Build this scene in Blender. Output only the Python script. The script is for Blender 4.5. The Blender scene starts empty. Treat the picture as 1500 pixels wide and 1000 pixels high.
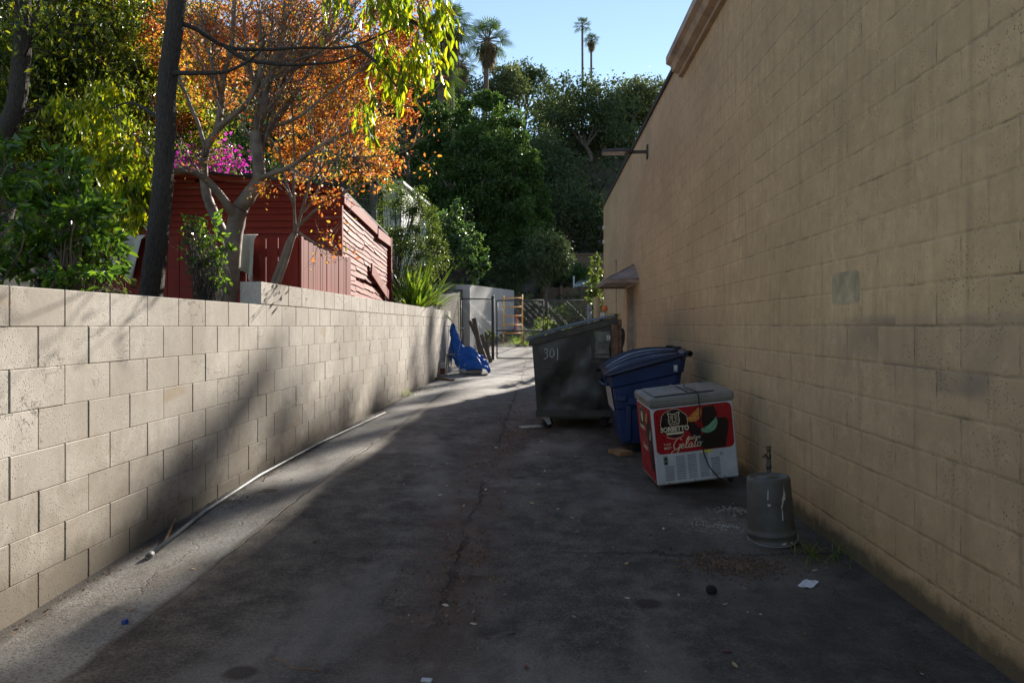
import bpy, math, random
import numpy as np
from mathutils import Vector, Matrix, noise
C = bpy.context.scene
R = math.radians
random.seed(7)
rng = np.random.default_rng(11)

# ---------------------------------------------------------------- camera
F = 1088.0                       # focal length in pixels of the 1500 px wide photo
PSI = math.atan(43 / F)          # the alley runs slightly right of the optical axis
EYE = 1.40
cd = bpy.data.cameras.new("camera"); cam = bpy.data.objects.new("camera", cd)
C.collection.objects.link(cam); C.camera = cam
cam.location = (0, 0, EYE); cam.rotation_euler = (R(90), 0, PSI)
cd.sensor_width = 36; cd.lens = F / 1500 * 36; cd.shift_y = -23 / 1500
cd.clip_start = 0.05; cd.clip_end = 2000

# ---------------------------------------------------------------- light
SUN_AZ, SUN_EL = R(18.5), R(23.6)    # azimuth clockwise from +Y
w = bpy.data.worlds.new("World"); C.world = w; w.use_nodes = True
nt = w.node_tree; bg = nt.nodes["Background"]
sky = nt.nodes.new("ShaderNodeTexSky"); sky.sky_type = 'NISHITA'; sky.sun_disc = False
sky.sun_elevation = SUN_EL; sky.sun_rotation = SUN_AZ
sky.air_density = 1.0; sky.dust_density = 0.0; sky.ozone_density = 1.0; sky.altitude = 100
hs = nt.nodes.new("ShaderNodeHueSaturation"); hs.inputs['Saturation'].default_value = .95
nt.links.new(sky.outputs[0], hs.inputs['Color']); nt.links.new(hs.outputs[0], bg.inputs[0]); bg.inputs[1].default_value = 0.088
ld = bpy.data.lights.new("sun", 'SUN'); ld.energy = 5.0; ld.angle = R(0.55); ld.color = (1, .93, .82)
sun = bpy.data.objects.new("sun", ld); C.collection.objects.link(sun)
sd = Vector((math.sin(SUN_AZ) * math.cos(SUN_EL), math.cos(SUN_AZ) * math.cos(SUN_EL), math.sin(SUN_EL)))
sun.rotation_euler = sd.to_track_quat('Z', 'Y').to_euler(); sun.location = (20, 30, 30)
C.view_settings.view_transform = 'Standard'; C.view_settings.look = 'None'
C.view_settings.exposure = 1.18; C.view_settings.gamma = 1
C.cycles.max_bounces = 6; C.cycles.transparent_max_bounces = 8

# ---------------------------------------------------------------- helpers
fc, fs = math.cos(PSI), math.sin(PSI)
def at(px, py, Y):
    """world point seen at photo pixel px, py on the plane y = Y (used to survey real positions)"""
    a, b = (px - 750) / F, (477 - py) / F
    d = Vector((-fs + a * fc, fc + a * fs, b))
    return Vector((0, 0, EYE)) + d * (Y / d.y)

def wmat(o):
    m = o.matrix_basis.copy()
    while o.parent: o = o.parent; m = o.matrix_basis @ m
    return m

def tag(o, label=None, cat=None, group=None, kind=None):
    if label: o['label'] = label
    if cat: o['category'] = cat
    if group: o['group'] = group
    if kind: o['kind'] = kind
    return o

def thing(name, label, cat, loc, group=None, rot=(0, 0, 0)):
    o = bpy.data.objects.new(name, None); C.collection.objects.link(o)
    o.empty_display_size = .2; o.location = loc; o.rotation_euler = rot
    return tag(o, label, cat, group)

def link(name, me, mat, parent=None):
    if mat is not None: me.materials.append(mat)
    o = bpy.data.objects.new(name, me); C.collection.objects.link(o); o.parent = parent
    return o

def copy_tree(o, parent=None):
    c = o.copy(); C.collection.objects.link(c); c.parent = parent
    for ch in list(o.children): copy_tree(ch, c)
    return c

class MB:
    def __init__(s): s.v = []; s.f = []; s.sm = []; s.var = []; s.M = None; s.cv = 0.5
    def add(s, vs, fs_, smooth=False):
        b = len(s.v)
        for p in vs:
            p = Vector(p)
            if s.M is not None: p = s.M @ p
            s.v.append(p)
        for f in fs_:
            s.f.append([b + i for i in f]); s.sm.append(smooth); s.var.append(s.cv)
        return s
    def box(s, x0, x1, y0, y1, z0, z1, bev=0.0):
        if bev <= 0:
            vs = [(x, y, z) for z in (z0, z1) for y in (y0, y1) for x in (x0, x1)]
            return s.add(vs, [(0, 2, 3, 1), (4, 5, 7, 6), (0, 1, 5, 4), (2, 6, 7, 3), (0, 4, 6, 2), (1, 3, 7, 5)])
        b = bev; vs = []; idx = {}
        xs, ys, zs = (x0, x1), (y0, y1), (z0, z1)
        for i in (0, 1):
            for j in (0, 1):
                for k in (0, 1):
                    sx, sy, sz = (1, -1)[i], (1, -1)[j], (1, -1)[k]
                    for a in range(3):
                        p = [xs[i] + sx * b, ys[j] + sy * b, zs[k] + sz * b]
                        p[a] = (xs[i], ys[j], zs[k])[a]
                        idx[(i, j, k, a)] = len(vs); vs.append(p)
        fsx = []
        for a in range(3):
            o1, o2 = [q for q in range(3) if q != a]
            for side in (0, 1):
                q = []
                for (u, w_) in ((0, 0), (1, 0), (1, 1), (0, 1)):
                    t = [0, 0, 0]; t[a] = side; t[o1] = u; t[o2] = w_
                    q.append(idx[(*t, a)])
                if (side == 0) ^ (a == 1): q.reverse()
                fsx.append(q)
        for a in range(3):                       # edges parallel to axis a
            o1, o2 = [q for q in range(3) if q != a]
            for u in (0, 1):
                for w_ in (0, 1):
                    t0 = [0, 0, 0]; t0[o1] = u; t0[o2] = w_; t1 = list(t0); t1[a] = 1
                    q = [idx[(*t0, o1)], idx[(*t1, o1)], idx[(*t1, o2)], idx[(*t0, o2)]]
                    if (u ^ w_) ^ (a == 1): q.reverse()
                    fsx.append(q)
        for i in (0, 1):
            for j in (0, 1):
                for k in (0, 1):
                    q = [idx[(i, j, k, a)] for a in range(3)]
                    if (i + j + k) % 2 == 0: q.reverse()
                    fsx.append(q)
        return s.add(vs, fsx)
    def bar(s, a, b, wd, th, up=(0, 0, 1), bev=0):
        a, b = Vector(a), Vector(b); d = b - a; L = d.length; z = d.normalized()
        x = Vector(up).cross(z)
        if x.length < 1e-4: x = Vector((1, 0, 0))
        x.normalize(); y = z.cross(x)
        M0 = s.M; m = Matrix((x, y, z)).transposed().to_4x4(); m.translation = a
        s.M = (M0 @ m) if M0 is not None else m
        s.box(-wd / 2, wd / 2, -th / 2, th / 2, 0, L, bev); s.M = M0; return s
    def tube(s, pts, rad, n=8, smooth=True, cap=True, jit=0.0):
        pts = [Vector(p) for p in pts]
        if not hasattr(rad, '__len__'): rad = [rad] * len(pts)
        vs = []; x = None
        for i, p in enumerate(pts):
            t = (pts[min(i + 1, len(pts) - 1)] - pts[max(i - 1, 0)])
            if t.length < 1e-9: t = Vector((0, 0, 1))
            t.normalize()
            if x is None:
                x = t.orthogonal().normalized()
            else:
                x = (x - t * x.dot(t))
                x = x.normalized() if x.length > 1e-6 else t.orthogonal().normalized()
            y = t.cross(x)
            for k in range(n):
                a = 2 * math.pi * k / n; r = rad[i] * (1 + (random.uniform(-jit, jit) if jit else 0))
                vs.append(p + (x * math.cos(a) + y * math.sin(a)) * r)
        fsx = []
        for i in range(len(pts) - 1):
            for k in range(n):
                k2 = (k + 1) % n
                fsx.append((i * n + k, i * n + k2, (i + 1) * n + k2, (i + 1) * n + k))
        if cap: fsx.append(tuple(range(n - 1, -1, -1))); fsx.append(tuple((len(pts) - 1) * n + k for k in range(n)))
        return s.add(vs, fsx, smooth)
    def lathe(s, prof, c=(0, 0, 0), n=24, smooth=True, axis='z'):
        vs = []
        for r, h in prof:
            for k in range(n):
                a = 2 * math.pi * k / n; u, v = r * math.cos(a), r * math.sin(a)
                p = {'z': (u, v, h), 'x': (h, u, v), 'y': (v, h, u)}[axis]
                vs.append((c[0] + p[0], c[1] + p[1], c[2] + p[2]))
        fsx = []
        for i in range(len(prof) - 1):
            for k in range(n):
                k2 = (k + 1) % n
                fsx.append((i * n + k, i * n + k2, (i + 1) * n + k2, (i + 1) * n + k))
        if prof[0][0] > 1e-6: fsx.append(tuple(range(n - 1, -1, -1)))
        if prof[-1][0] > 1e-6: fsx.append(tuple((len(prof) - 1) * n + k for k in range(n)))
        return s.add(vs, fsx, smooth)
    def prism(s, poly, h0, h1, plane='xy', smooth=False):
        """polygon extruded along the axis missing from plane"""
        n = len(poly); f = {'xy': lambda a, b, h: (a, b, h), 'xz': lambda a, b, h: (a, h, b), 'yz': lambda a, b, h: (h, a, b)}[plane]
        vs = [f(a, b, h0) for a, b in poly] + [f(a, b, h1) for a, b in poly]
        fsx = [tuple(range(n - 1, -1, -1)), tuple(range(n, 2 * n))]
        for i in range(n): j = (i + 1) % n; fsx.append((i, j, n + j, n + i))
        return s.add(vs, fsx, smooth)
    def grid(s, P, smooth=True):
        nr, nc = len(P), len(P[0]); vs = [p for row in P for p in row]
        return s.add(vs, [(i * nc + j, i * nc + j + 1, (i + 1) * nc + j + 1, (i + 1) * nc + j) for i in range(nr - 1) for j in range(nc - 1)], smooth)
    def build(s, name, mat, parent=None, local=False, loc=None, solid=0):
        me = bpy.data.meshes.new(name)
        v = s.v
        if loc is not None: v = [p - Vector(loc) for p in v]
        elif parent is not None and not local:
            mi = wmat(parent).inverted(); v = [mi @ p for p in v]
        me.from_pydata([tuple(p) for p in v], [], s.f)
        me.polygons.foreach_set('use_smooth', s.sm)
        a = me.attributes.new('var', 'FLOAT', 'FACE'); a.data.foreach_set('value', s.var)
        me.update()
        o = link(name, me, mat, parent)
        if loc is not None: o.location = loc
        import bmesh
        bm = bmesh.new(); bm.from_mesh(me); bmesh.ops.recalc_face_normals(bm, faces=bm.faces); bm.to_mesh(me); bm.free()
        if solid:
            md = o.modifiers.new('s', 'SOLIDIFY'); md.thickness = solid; md.offset = 0
        return o

def npmesh(name, V, k, mat, parent=None, var=None, quads=None, world=True, smooth=False):
    """V (N, k, 3): one polygon of k vertices per item, or the given index list per item"""
    N = V.shape[0]; V = V.reshape(-1, 3).astype(np.float64)
    if parent is not None and world:
        mi = np.array(wmat(parent).inverted()); V = V @ mi[:3, :3].T + mi[:3, 3]
    q = np.array(quads if quads is not None else [list(range(k))]); nf, fk = q.shape
    idx = (np.arange(N)[:, None, None] * k + q[None]).reshape(-1)
    me = bpy.data.meshes.new(name)
    me.vertices.add(len(V)); me.vertices.foreach_set('co', V.astype(np.float32).ravel())
    me.loops.add(len(idx)); me.loops.foreach_set('vertex_index', idx.astype(np.int32))
    me.polygons.add(N * nf); me.polygons.foreach_set('loop_start', np.arange(0, N * nf * fk, fk, dtype=np.int32))
    me.update(calc_edges=True)
    if var is None: var = rng.random(N)
    a = me.attributes.new('var', 'FLOAT', 'FACE'); a.data.foreach_set('value', np.repeat(var, nf).astype(np.float32))
    return link(name, me, mat, parent)

def unit(a): return a / np.maximum(np.linalg.norm(a, axis=-1, keepdims=True), 1e-9)
def leaves(name, P, size, mat, parent=None, aspect=.42, droop=0.3, far=False, out=None, var=None, flat=0.0, world=True):
    """many small leaf faces at points P"""
    N = len(P); P = np.asarray(P, float)
    d = rng.normal(size=(N, 3))
    if out is not None: d = d * .7 + out * 1.0
    d[:, 2] -= droop * 1.6; d = unit(d)
    b = unit(np.cross(d, rng.normal(size=(N, 3)) + np.array([0, 0, flat * 3])))
    n = np.cross(d, b)
    L = (size * rng.uniform(.6, 1.25, N))[:, None]; W = L * aspect * rng.uniform(.8, 1.2, N)[:, None]
    if far:
        V = np.stack([P, P + d * L * .5 + b * W * .5, P + d * L, P + d * L * .45 - b * W * .5], 1)
        return npmesh(name, V, 4, mat, parent, var, world=world)
    c = n * W * .28
    V = np.stack([P, P + d * L * .3 + b * W * .46 + c, P + d * L * .68 + b * W * .36 + c, P + d * L - n * L * .12,
                  P + d * L * .68 - b * W * .36 + c, P + d * L * .3 - b * W * .46 + c], 1)
    return npmesh(name, V, 6, mat, parent, var, [[0, 1, 2, 3], [0, 3, 4, 5]], world=world)

def blob_points(c, r, n, subs=14, spread=.26, hollow=.55):
    """points in an uneven crown: sub clumps near the surface of the ellipsoid"""
    c = np.array(c, float); r = np.array(r, float)
    u = unit(rng.normal(size=(subs, 3))); rad = rng.uniform(hollow, 1.0, (subs, 1)) ** .7
    sc = u * rad * r; k = rng.integers(0, subs, n); ss = rng.uniform(.55, 1.5, subs)
    off = rng.normal(size=(n, 3)) * spread * np.minimum(r, r.mean()) * ss[k][:, None] * np.array([1, 1, .75])
    P = c + sc[k] + off
    return P, unit(off * .6 + sc[k] * .7 / r.mean()), (k * 7919 % 97) / 97.0, c + sc
# ---------------------------------------------------------------- materials
def M_(name): 
    m = bpy.data.materials.new(name); m.use_nodes = True
    return m, m.node_tree, m.node_tree.nodes["Principled BSDF"]
class G:
    """tiny node helper"""
    def __init__(s, nt): s.nt = nt
    def n(s, t, **k):
        x = s.nt.nodes.new(t)
        for a, b in k.items(): setattr(x, a, b)
        return x
    def put(s, sock, v):
        if isinstance(v, bpy.types.NodeSocket): s.nt.links.new(v, sock)
        elif v is not None:
            if hasattr(v, '__len__') and len(v) == 3 and sock.type == 'RGBA': v = (*v, 1)
            sock.default_value = v
    def obj(s, scale=None):
        t = s.n("ShaderNodeTexCoord").outputs['Object']
        if scale is None: return t
        m = s.n("ShaderNodeMapping"); s.put(m.inputs[0], t); m.inputs['Scale'].default_value = scale; return m.outputs[0]
    def pos(s): return s.n("ShaderNodeNewGeometry").outputs['Position']
    def noise(s, v, sc, det=4, ro=.6, dist=0):
        t = s.n("ShaderNodeTexNoise"); s.put(t.inputs['Vector'], v); t.inputs['Scale'].default_value = sc
        t.inputs['Detail'].default_value = det; t.inputs['Roughness'].default_value = ro; t.inputs['Distortion'].default_value = dist
        return t.outputs['Fac']
    def vor(s, v, sc, feat='F1'):
        t = s.n("ShaderNodeTexVoronoi", feature=feat); s.put(t.inputs['Vector'], v); t.inputs['Scale'].default_value = sc
        return t.outputs['Distance']
    def ramp(s, f, stops, interp='LINEAR'):
        r = s.n("ShaderNodeValToRGB"); s.put(r.inputs[0], f); e = r.color_ramp.elements; r.color_ramp.interpolation = interp
        while len(e) < len(stops): e.new(.5)
        for q, (p, c) in zip(e, stops):
            q.position = p; q.color = (c, c, c, 1) if not hasattr(c, '__len__') else (*c, 1)
        return r.outputs[0]
    def mix(s, f, a, b, bt='MIX'):
        m = s.n("ShaderNodeMix", data_type='RGBA', blend_type=bt); m.clamp_factor = True
        s.put(m.inputs[0], f); s.put(m.inputs[6], a); s.put(m.inputs[7], b); return m.outputs[2]
    def math(s, op, a, b=None, c=None, clamp=False):
        m = s.n("ShaderNodeMath", operation=op); m.use_clamp = clamp
        s.put(m.inputs[0], a)
        if b is not None: s.put(m.inputs[1], b)
        if c is not None: s.put(m.inputs[2], c)
        return m.outputs[0]
    def xyz(s, v): 
        t = s.n("ShaderNodeSeparateXYZ"); s.put(t.inputs[0], v); return t.outputs
    def comb(s, x, y, z=0.0):
        t = s.n("ShaderNodeCombineXYZ"); s.put(t.inputs[0], x); s.put(t.inputs[1], y); s.put(t.inputs[2], z); return t.outputs[0]
    def attr(s, name='var'): return s.n("ShaderNodeAttribute", attribute_name=name).outputs['Fac']
    def bump(s, h, st=.3, d=.01, prev=None):
        b = s.n("ShaderNodeBump"); b.inputs['Strength'].default_value = st; b.inputs['Distance'].default_value = d
        s.put(b.inputs['Height'], h)
        if prev is not None: s.put(b.inputs['Normal'], prev)
        return b.outputs[0]

def simple(name, col, rough=.6, metal=0, var=.25, nscale=6, bump=.15, bscale=60, col2=None, spec=None):
    m, nt, p = M_(name); g = G(nt); o = g.obj()
    n1 = g.noise(o, nscale, 5, .65)
    c2 = col2 if col2 else tuple(c * (1 - var * 1.6) for c in col)
    c1 = tuple(min(1, c * (1 + var * .5)) for c in col)
    nt.links.new(g.mix(g.ramp(n1, [(.35, 0), (.65, 1)]), c2, c1), p.inputs['Base Color'])
    n2 = g.noise(o, nscale * 3, 4)
    g.put(p.inputs['Roughness'], g.ramp(n2, [(.3, max(0.05, rough - .12)), (.7, min(1, rough + .1))])); p.inputs['Metallic'].default_value = metal
    if spec is not None: p.inputs['Specular IOR Level'].default_value = spec
    if bump: g.put(p.inputs['Normal'], g.bump(g.noise(o, bscale, 3), bump, .004))
    return m

def leafmat(name, cols, trans=.45, rough=.42, tcol=None, spec=.5):
    """cols: ramp of 3 colours over the per-leaf value"""
    m, nt, p = M_(name); g = G(nt); a = g.attr()
    c = g.ramp(a, [(i / (len(cols) - 1), x) for i, x in enumerate(cols)])
    g.put(p.inputs['Base Color'], c); p.inputs['Roughness'].default_value = rough
    p.inputs['Specular IOR Level'].default_value = spec
    t = g.n("ShaderNodeBsdfTranslucent")
    tc = g.mix(1.0, c, tcol if tcol else (1, 1, .6), 'MULTIPLY')
    bright = g.n("ShaderNodeHueSaturation"); bright.inputs['Value'].default_value = 2.1; bright.inputs['Saturation'].default_value = 1.0
    g.put(bright.inputs['Color'], tc); g.put(t.inputs[0], bright.outputs[0])
    mx = g.n("ShaderNodeMixShader"); mx.inputs[0].default_value = trans
    nt.links.new(p.outputs[0], mx.inputs[1]); nt.links.new(t.outputs[0], mx.inputs[2])
    nt.links.new(mx.outputs[0], nt.nodes["Material Output"].inputs[0])
    return m

MT = {}
# -- grey concrete block of the retaining wall
m, nt, p = M_("grey_block"); g = G(nt); o = g.pos(); v = g.attr()
base = g.ramp(v, [(0, (.59, .535, .475)), (.5, (.65, .60, .535)), (1, (.70, .65, .585))])
big = g.noise(o, 1.3, 5, .6)
base = g.mix(g.ramp(big, [(.38, .55), (.62, 0)]), base, (.36, .31, .25))
z = g.xyz(o)
low = g.math('SUBTRACT', g.math('MULTIPLY', g.noise(o, 2.2, 6, .75, .8), 1.9), z[2], clamp=True)       # stains where the wall is low and damp
base = g.mix(g.ramp(low, [(.25, 0), (.75, .62)]), base, (.27, .225, .17))
drip = g.noise(g.comb(g.math('MULTIPLY', z[1], 6), g.math('MULTIPLY', z[2], .7)), 1.3, 5, .65); base = g.mix(g.ramp(drip, [(.54, 0), (.70, .35)]), base, (.38, .33, .28))
mot = g.noise(o, 12, 6, .8); base = g.mix(g.ramp(mot, [(.38, .35), (.52, 0)]), base, (.40, .355, .30))
rust = g.noise(g.comb(z[1], g.math('MULTIPLY', z[2], 2.0)), 1.7, 3, .5)
base = g.mix(g.ramp(rust, [(.66, 0), (.74, .45)]), base, (.42, .29, .15))
pale = g.noise(g.comb(g.math('ADD', z[1], 7.3), z[2]), 2.7, 4, .6, .4)
base = g.mix(g.ramp(pale, [(.66, 0), (.70, .5)]), base, (.60, .56, .50))
scr = g.vor(g.comb(g.math('ADD', z[1], g.math('MULTIPLY', g.noise(o, 14, 3), .25)), z[2]), 9, 'DISTANCE_TO_EDGE')
scm = g.math('MULTIPLY', g.ramp(scr, [(0, 1), (.025, 0)]), g.ramp(g.noise(g.comb(z[1], z[2], 4.0), 2.1, 3), [(.57, 0), (.61, 1)]))
base = g.mix(g.math('MULTIPLY', scm, .9), base, (.09, .08, .07))
pv = g.vor(o, 80); pits = g.ramp(pv, [(.14, 1), (.32, 0)]); pm = g.math('MULTIPLY', g.math('MULTIPLY', pits, g.ramp(g.noise(o, 24, 3), [(.40, 0), (.52, 1)])), g.ramp(g.noise(o, 2.6, 5, .7), [(.38, .15), (.60, 1)]))
base = g.mix(pm, base, (.10, .085, .07))
fine = g.noise(o, 130, 3, .7); base = g.mix(g.ramp(fine, [(.3, .25), (.7, 0)]), base, (.25, .22, .19))
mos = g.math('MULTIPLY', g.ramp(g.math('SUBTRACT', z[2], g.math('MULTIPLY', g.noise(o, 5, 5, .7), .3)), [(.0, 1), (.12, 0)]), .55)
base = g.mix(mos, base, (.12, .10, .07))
g.put(p.inputs['Base Color'], base); p.inputs['Roughness'].default_value = .93; p.inputs['Specular IOR Level'].default_value = .2
h = g.math('SUBTRACT', g.math('MULTIPLY', fine, .5), pm)
g.put(p.inputs['Normal'], g.bump(g.math('ADD', g.math('MULTIPLY', g.noise(o, 9, 3), .6), h), .35, .006)); MT['block'] = m
MT['mortar'] = simple("mortar", (.20, .18, .155), .95, bscale=90, bump=.5, nscale=4)

# -- painted tan block of the building
def tanmat(name, c0, c1):
    m, nt, p = M_(name); g = G(nt); o = g.pos(); z = g.xyz(o)
    wob = g.math('MULTIPLY', g.math('SUBTRACT', g.noise(o, 5, 2), .5), .006)
    zz = g.math('ADD', g.math('ADD', z[2], .0225 + .2032 * 10), wob); yy = g.math('ADD', g.math('ADD', z[1], 10.16 * 2 + .10), wob)
    def brick(ms, sm):
        b = g.n("ShaderNodeTexBrick"); b.offset = .5; b.squash = 1; b.inputs['Scale'].default_value = 1
        g.put(b.inputs['Vector'], g.comb(yy, zz)); b.inputs['Brick Width'].default_value = .4064; b.inputs['Row Height'].default_value = .2032
        b.inputs['Mortar Size'].default_value = ms; b.inputs['Mortar Smooth'].default_value = sm; b.inputs['Bias'].default_value = 0
        b.inputs['Color1'].default_value = (.25, .25, .25, 1); b.inputs['Color2'].default_value = (.75, .75, .75, 1); b.inputs['Mortar'].default_value = (.5, .5, .5, 1)
        return b
    b = brick(.006, .25); b2 = brick(.016, 1.0)
    per = b.outputs['Color']
    col = g.mix(per, c0, c1)
    patch = g.noise(g.comb(g.math('MULTIPLY', z[1], .55), z[2]), .9, 4, .55)
    col = g.mix(g.ramp(patch, [(.40, .5), (.6, 0)]), col, tuple(a * .70 for a in c0))
    mott = g.noise(o, 9, 6, .75); col = g.mix(g.ramp(mott, [(.40, .40), (.56, 0)]), col, tuple(a * .66 for a in c1)); col = g.mix(g.ramp(mott, [(.56, 0), (.70, .35)]), col, tuple(min(1, a * 1.25) for a in c1))
    # sooty grey band and the yellower, grubby foot of the wall
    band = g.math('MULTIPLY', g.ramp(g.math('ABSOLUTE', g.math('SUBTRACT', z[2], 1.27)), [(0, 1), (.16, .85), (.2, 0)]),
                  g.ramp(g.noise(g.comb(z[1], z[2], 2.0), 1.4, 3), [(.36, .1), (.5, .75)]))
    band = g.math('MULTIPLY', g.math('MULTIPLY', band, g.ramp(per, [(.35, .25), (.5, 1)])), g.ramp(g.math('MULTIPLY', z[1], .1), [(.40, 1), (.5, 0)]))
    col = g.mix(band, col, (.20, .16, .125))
    foot = g.ramp(g.math('ADD', z[2], g.math('MULTIPLY', g.noise(o, 3, 4), .5)), [(.2, .55), (.85, 0)])
    col = g.mix(foot, col, (.36, .225, .08))
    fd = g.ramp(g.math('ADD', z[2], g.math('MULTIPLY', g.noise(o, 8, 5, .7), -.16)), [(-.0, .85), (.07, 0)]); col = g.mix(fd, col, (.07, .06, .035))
    drip = g.noise(g.comb(g.math('MULTIPLY', z[1], 9), g.math('MULTIPLY', z[2], .8)), 1.2, 4, .6)
    col = g.mix(g.ramp(drip, [(.52, 0), (.70, .42)]), col, tuple(a * .55 for a in c0))
    dirt = g.math('MULTIPLY', g.math('MULTIPLY', b.outputs['Fac'], g.ramp(g.noise(g.comb(z[1], g.math('MULTIPLY', z[2], 3)), 2.6, 4, .7), [(.50, .03), (.68, 1)])), .62)
    soft = g.math('MULTIPLY', g.math('MULTIPLY', b2.outputs['Fac'], g.ramp(g.noise(o, 4.3, 4, .7), [(.52, 0), (.66, 1)])), .35)
    col = g.mix(dirt, col, (.085, .065, .045)); col = g.mix(soft, col, (.12, .09, .06))
    pv = g.vor(o, 58); pm = g.math('MULTIPLY', g.ramp(pv, [(.14, 1), (.30, 0)]), g.ramp(g.noise(o, 3.1, 6, .85), [(.45, .0), (.62, .75)]))
    col = g.mix(pm, col, (.14, .105, .07))
    g.put(p.inputs['Base Color'], col); p.inputs['Roughness'].default_value = .8; p.inputs['Specular IOR Level'].default_value = .3
    h = g.math('SUBTRACT', g.math('MULTIPLY', g.noise(o, 70, 4, .7), .35), g.math('MULTIPLY', b2.outputs['Fac'], .45))
    h = g.math('ADD', h, g.math('MULTIPLY', per, .4)); h = g.math('SUBTRACT', h, pm)
    g.put(p.inputs['Normal'], g.bump(h, .9, .007)); return m
MT['tan'] = tanmat("painted_tan_block", (.58, .395, .215), (.63, .44, .245))
MT['trim'] = simple("brown_trim_paint", (.44, .32, .22), .55, nscale=3)
MT['awning'] = simple("mauve_awning_paint", (.30, .225, .185), .5, nscale=3)
MT['roofdark'] = simple("dark_roof_flashing", (.05, .042, .038), .8)
MT['door'] = simple("grey_green_door", (.25, .24, .20), .5, nscale=2)
MT['patch'] = simple("grey_repair_paint", (.46, .36, .22), .8, nscale=5)

# -- alley pavement
m, nt, p = M_("alley_asphalt"); g = G(nt); o = g.pos(); z = g.xyz(o)
X, Y = z[0], z[1]
gut = g.ramp(g.math('ADD', X, g.math('ADD', 2.82, g.math('MULTIPLY', g.noise(o, 2.5, 5), .13))), [(.96, 1), (1.0, 0)])  # x < -1.87
n1 = g.noise(g.comb(g.math('MULTIPLY', X, 1.6), g.math('MULTIPLY', Y, .55)), 1.1, 6, .62)
asp = g.mix(g.ramp(n1, [(.35, 0), (.65, 1)]), (.140, .113, .087), (.240, .202, .162))
n2 = g.noise(o, 5, 6, .7); asp = g.mix(g.ramp(n2, [(.4, .7), (.6, 0)]), asp, (.030, .025, .022))
n3 = g.noise(o, 60, 5, .8); asp = g.mix(g.ramp(n3, [(.38, .75), (.55, 0)]), asp, (.022, .018, .016)); asp = g.mix(g.ramp(n3, [(.58, 0), (.72, .5)]), asp, (.19, .165, .145))
dusty = g.noise(g.comb(X, g.math('MULTIPLY', Y, .35), 3.0), 1.6, 5, .6)
asp = g.mix(g.ramp(dusty, [(.50, 0), (.66, .7)]), asp, (.27, .235, .20))
agg = g.vor(o, 48); asp = g.mix(g.ramp(agg, [(.08, .55), (.3, 0)]), asp, (.24, .22, .195)); asp = g.mix(g.math('MULTIPLY', g.ramp(g.noise(o, 150, 3, .8), [(.36, .8), (.5, 0)]), .8), asp, (.02, .018, .016))
conc = g.mix(n2, (.22, .21, .19), (.36, .34, .31)); conc = g.mix(g.ramp(n3, [(.38, .8), (.52, 0)]), conc, (.06, .055, .05))
conc = g.mix(g.ramp(g.noise(g.comb(X, g.math('MULTIPLY', Y, .4), 9.0), 2.0, 4), [(.45, .0), (.62, .7)]), conc, asp)
col = g.mix(gut, asp, conc)
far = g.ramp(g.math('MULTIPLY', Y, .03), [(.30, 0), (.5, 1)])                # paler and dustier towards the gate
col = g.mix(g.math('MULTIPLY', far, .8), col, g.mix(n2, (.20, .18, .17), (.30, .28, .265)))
# rusty leaf-stain down the middle seam
seamx = g.math('ADD', g.math('ADD', X, .50), g.math('MULTIPLY', g.math('SUBTRACT', g.noise(g.comb(Y, 0.0, 0.0), 1.1, 4, .7), .5), .30))
wd = g.math('ABSOLUTE', seamx)
rm = g.math('MULTIPLY', g.ramp(wd, [(.05, 1), (.40, 0)]), g.ramp(g.noise(o, 3.4, 6, .8), [(.40, 0), (.52, 1)]))
yb = g.ramp(g.math('MULTIPLY', Y, .1), [(.25, .6), (.45, 1), (.95, 1), (1, .5)])
col = g.mix(g.math('MULTIPLY', rm, yb), col, g.mix(g.noise(o, 18, 4), (.045, .028, .020), (.19, .125, .090)))
pool = g.vor(g.comb(X, Y), .01)
# hairline cracks
ck = g.math('ABSOLUTE', g.math('ADD', seamx, g.math('MULTIPLY', g.math('SUBTRACT', g.noise(o, 9, 3), .5), .07)))
ckw = g.math('SUBTRACT', ck, g.math('MULTIPLY', g.ramp(g.noise(o, 3.3, 5, .8), [(.48, 0), (.66, 1)]), .035))
ckm = g.math('MULTIPLY', g.ramp(ckw, [(.003, 1), (.012, 0)]), g.ramp(g.noise(g.comb(Y, 2.0, 0.0), .9, 3), [(.46, .1), (.6, 1)]))
t2 = g.math('ABSOLUTE', g.math('ADD', g.math('SUBTRACT', Y, 4.55), g.math('MULTIPLY', g.math('SUBTRACT', g.noise(o, 2.5, 5, .7), .5), .5)))
c2 = g.math('MULTIPLY', g.ramp(t2, [(.005, 1), (.017, 0)]), g.ramp(X, [(.0, 0), (.1, .9)]))
t3 = g.math('ABSOLUTE', g.math('ADD', g.math('ADD', X, 1.87), g.math('MULTIPLY', g.math('SUBTRACT', g.noise(o, 3, 5, .7), .5), .06)))
c3 = g.math('MULTIPLY', g.ramp(t3, [(.003, .8), (.012, 0)]), .9)
vc = g.vor(g.comb(g.math('ADD', X, g.math('MULTIPLY', g.noise(o, 2.2, 5), .7)), g.math('MULTIPLY', Y, .8)), .9, 'DISTANCE_TO_EDGE')
c4 = g.math('MULTIPLY', g.ramp(vc, [(.002, .5), (.009, 0)]), g.ramp(g.noise(o, .8, 2), [(.45, 0), (.6, .8)]))
c3 = g.math('MULTIPLY', c3, g.ramp(g.noise(g.comb(Y, 5.0, 0.0), 1.3, 3), [(.4, .15), (.6, 1)]))
cr = g.math('MAXIMUM', g.math('MAXIMUM', ckm, c2), g.math('MAXIMUM', c3, g.math('MULTIPLY', c4, .6)))
col = g.mix(g.math('MULTIPLY', cr, .85), col, (.012, .010, .009))
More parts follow.
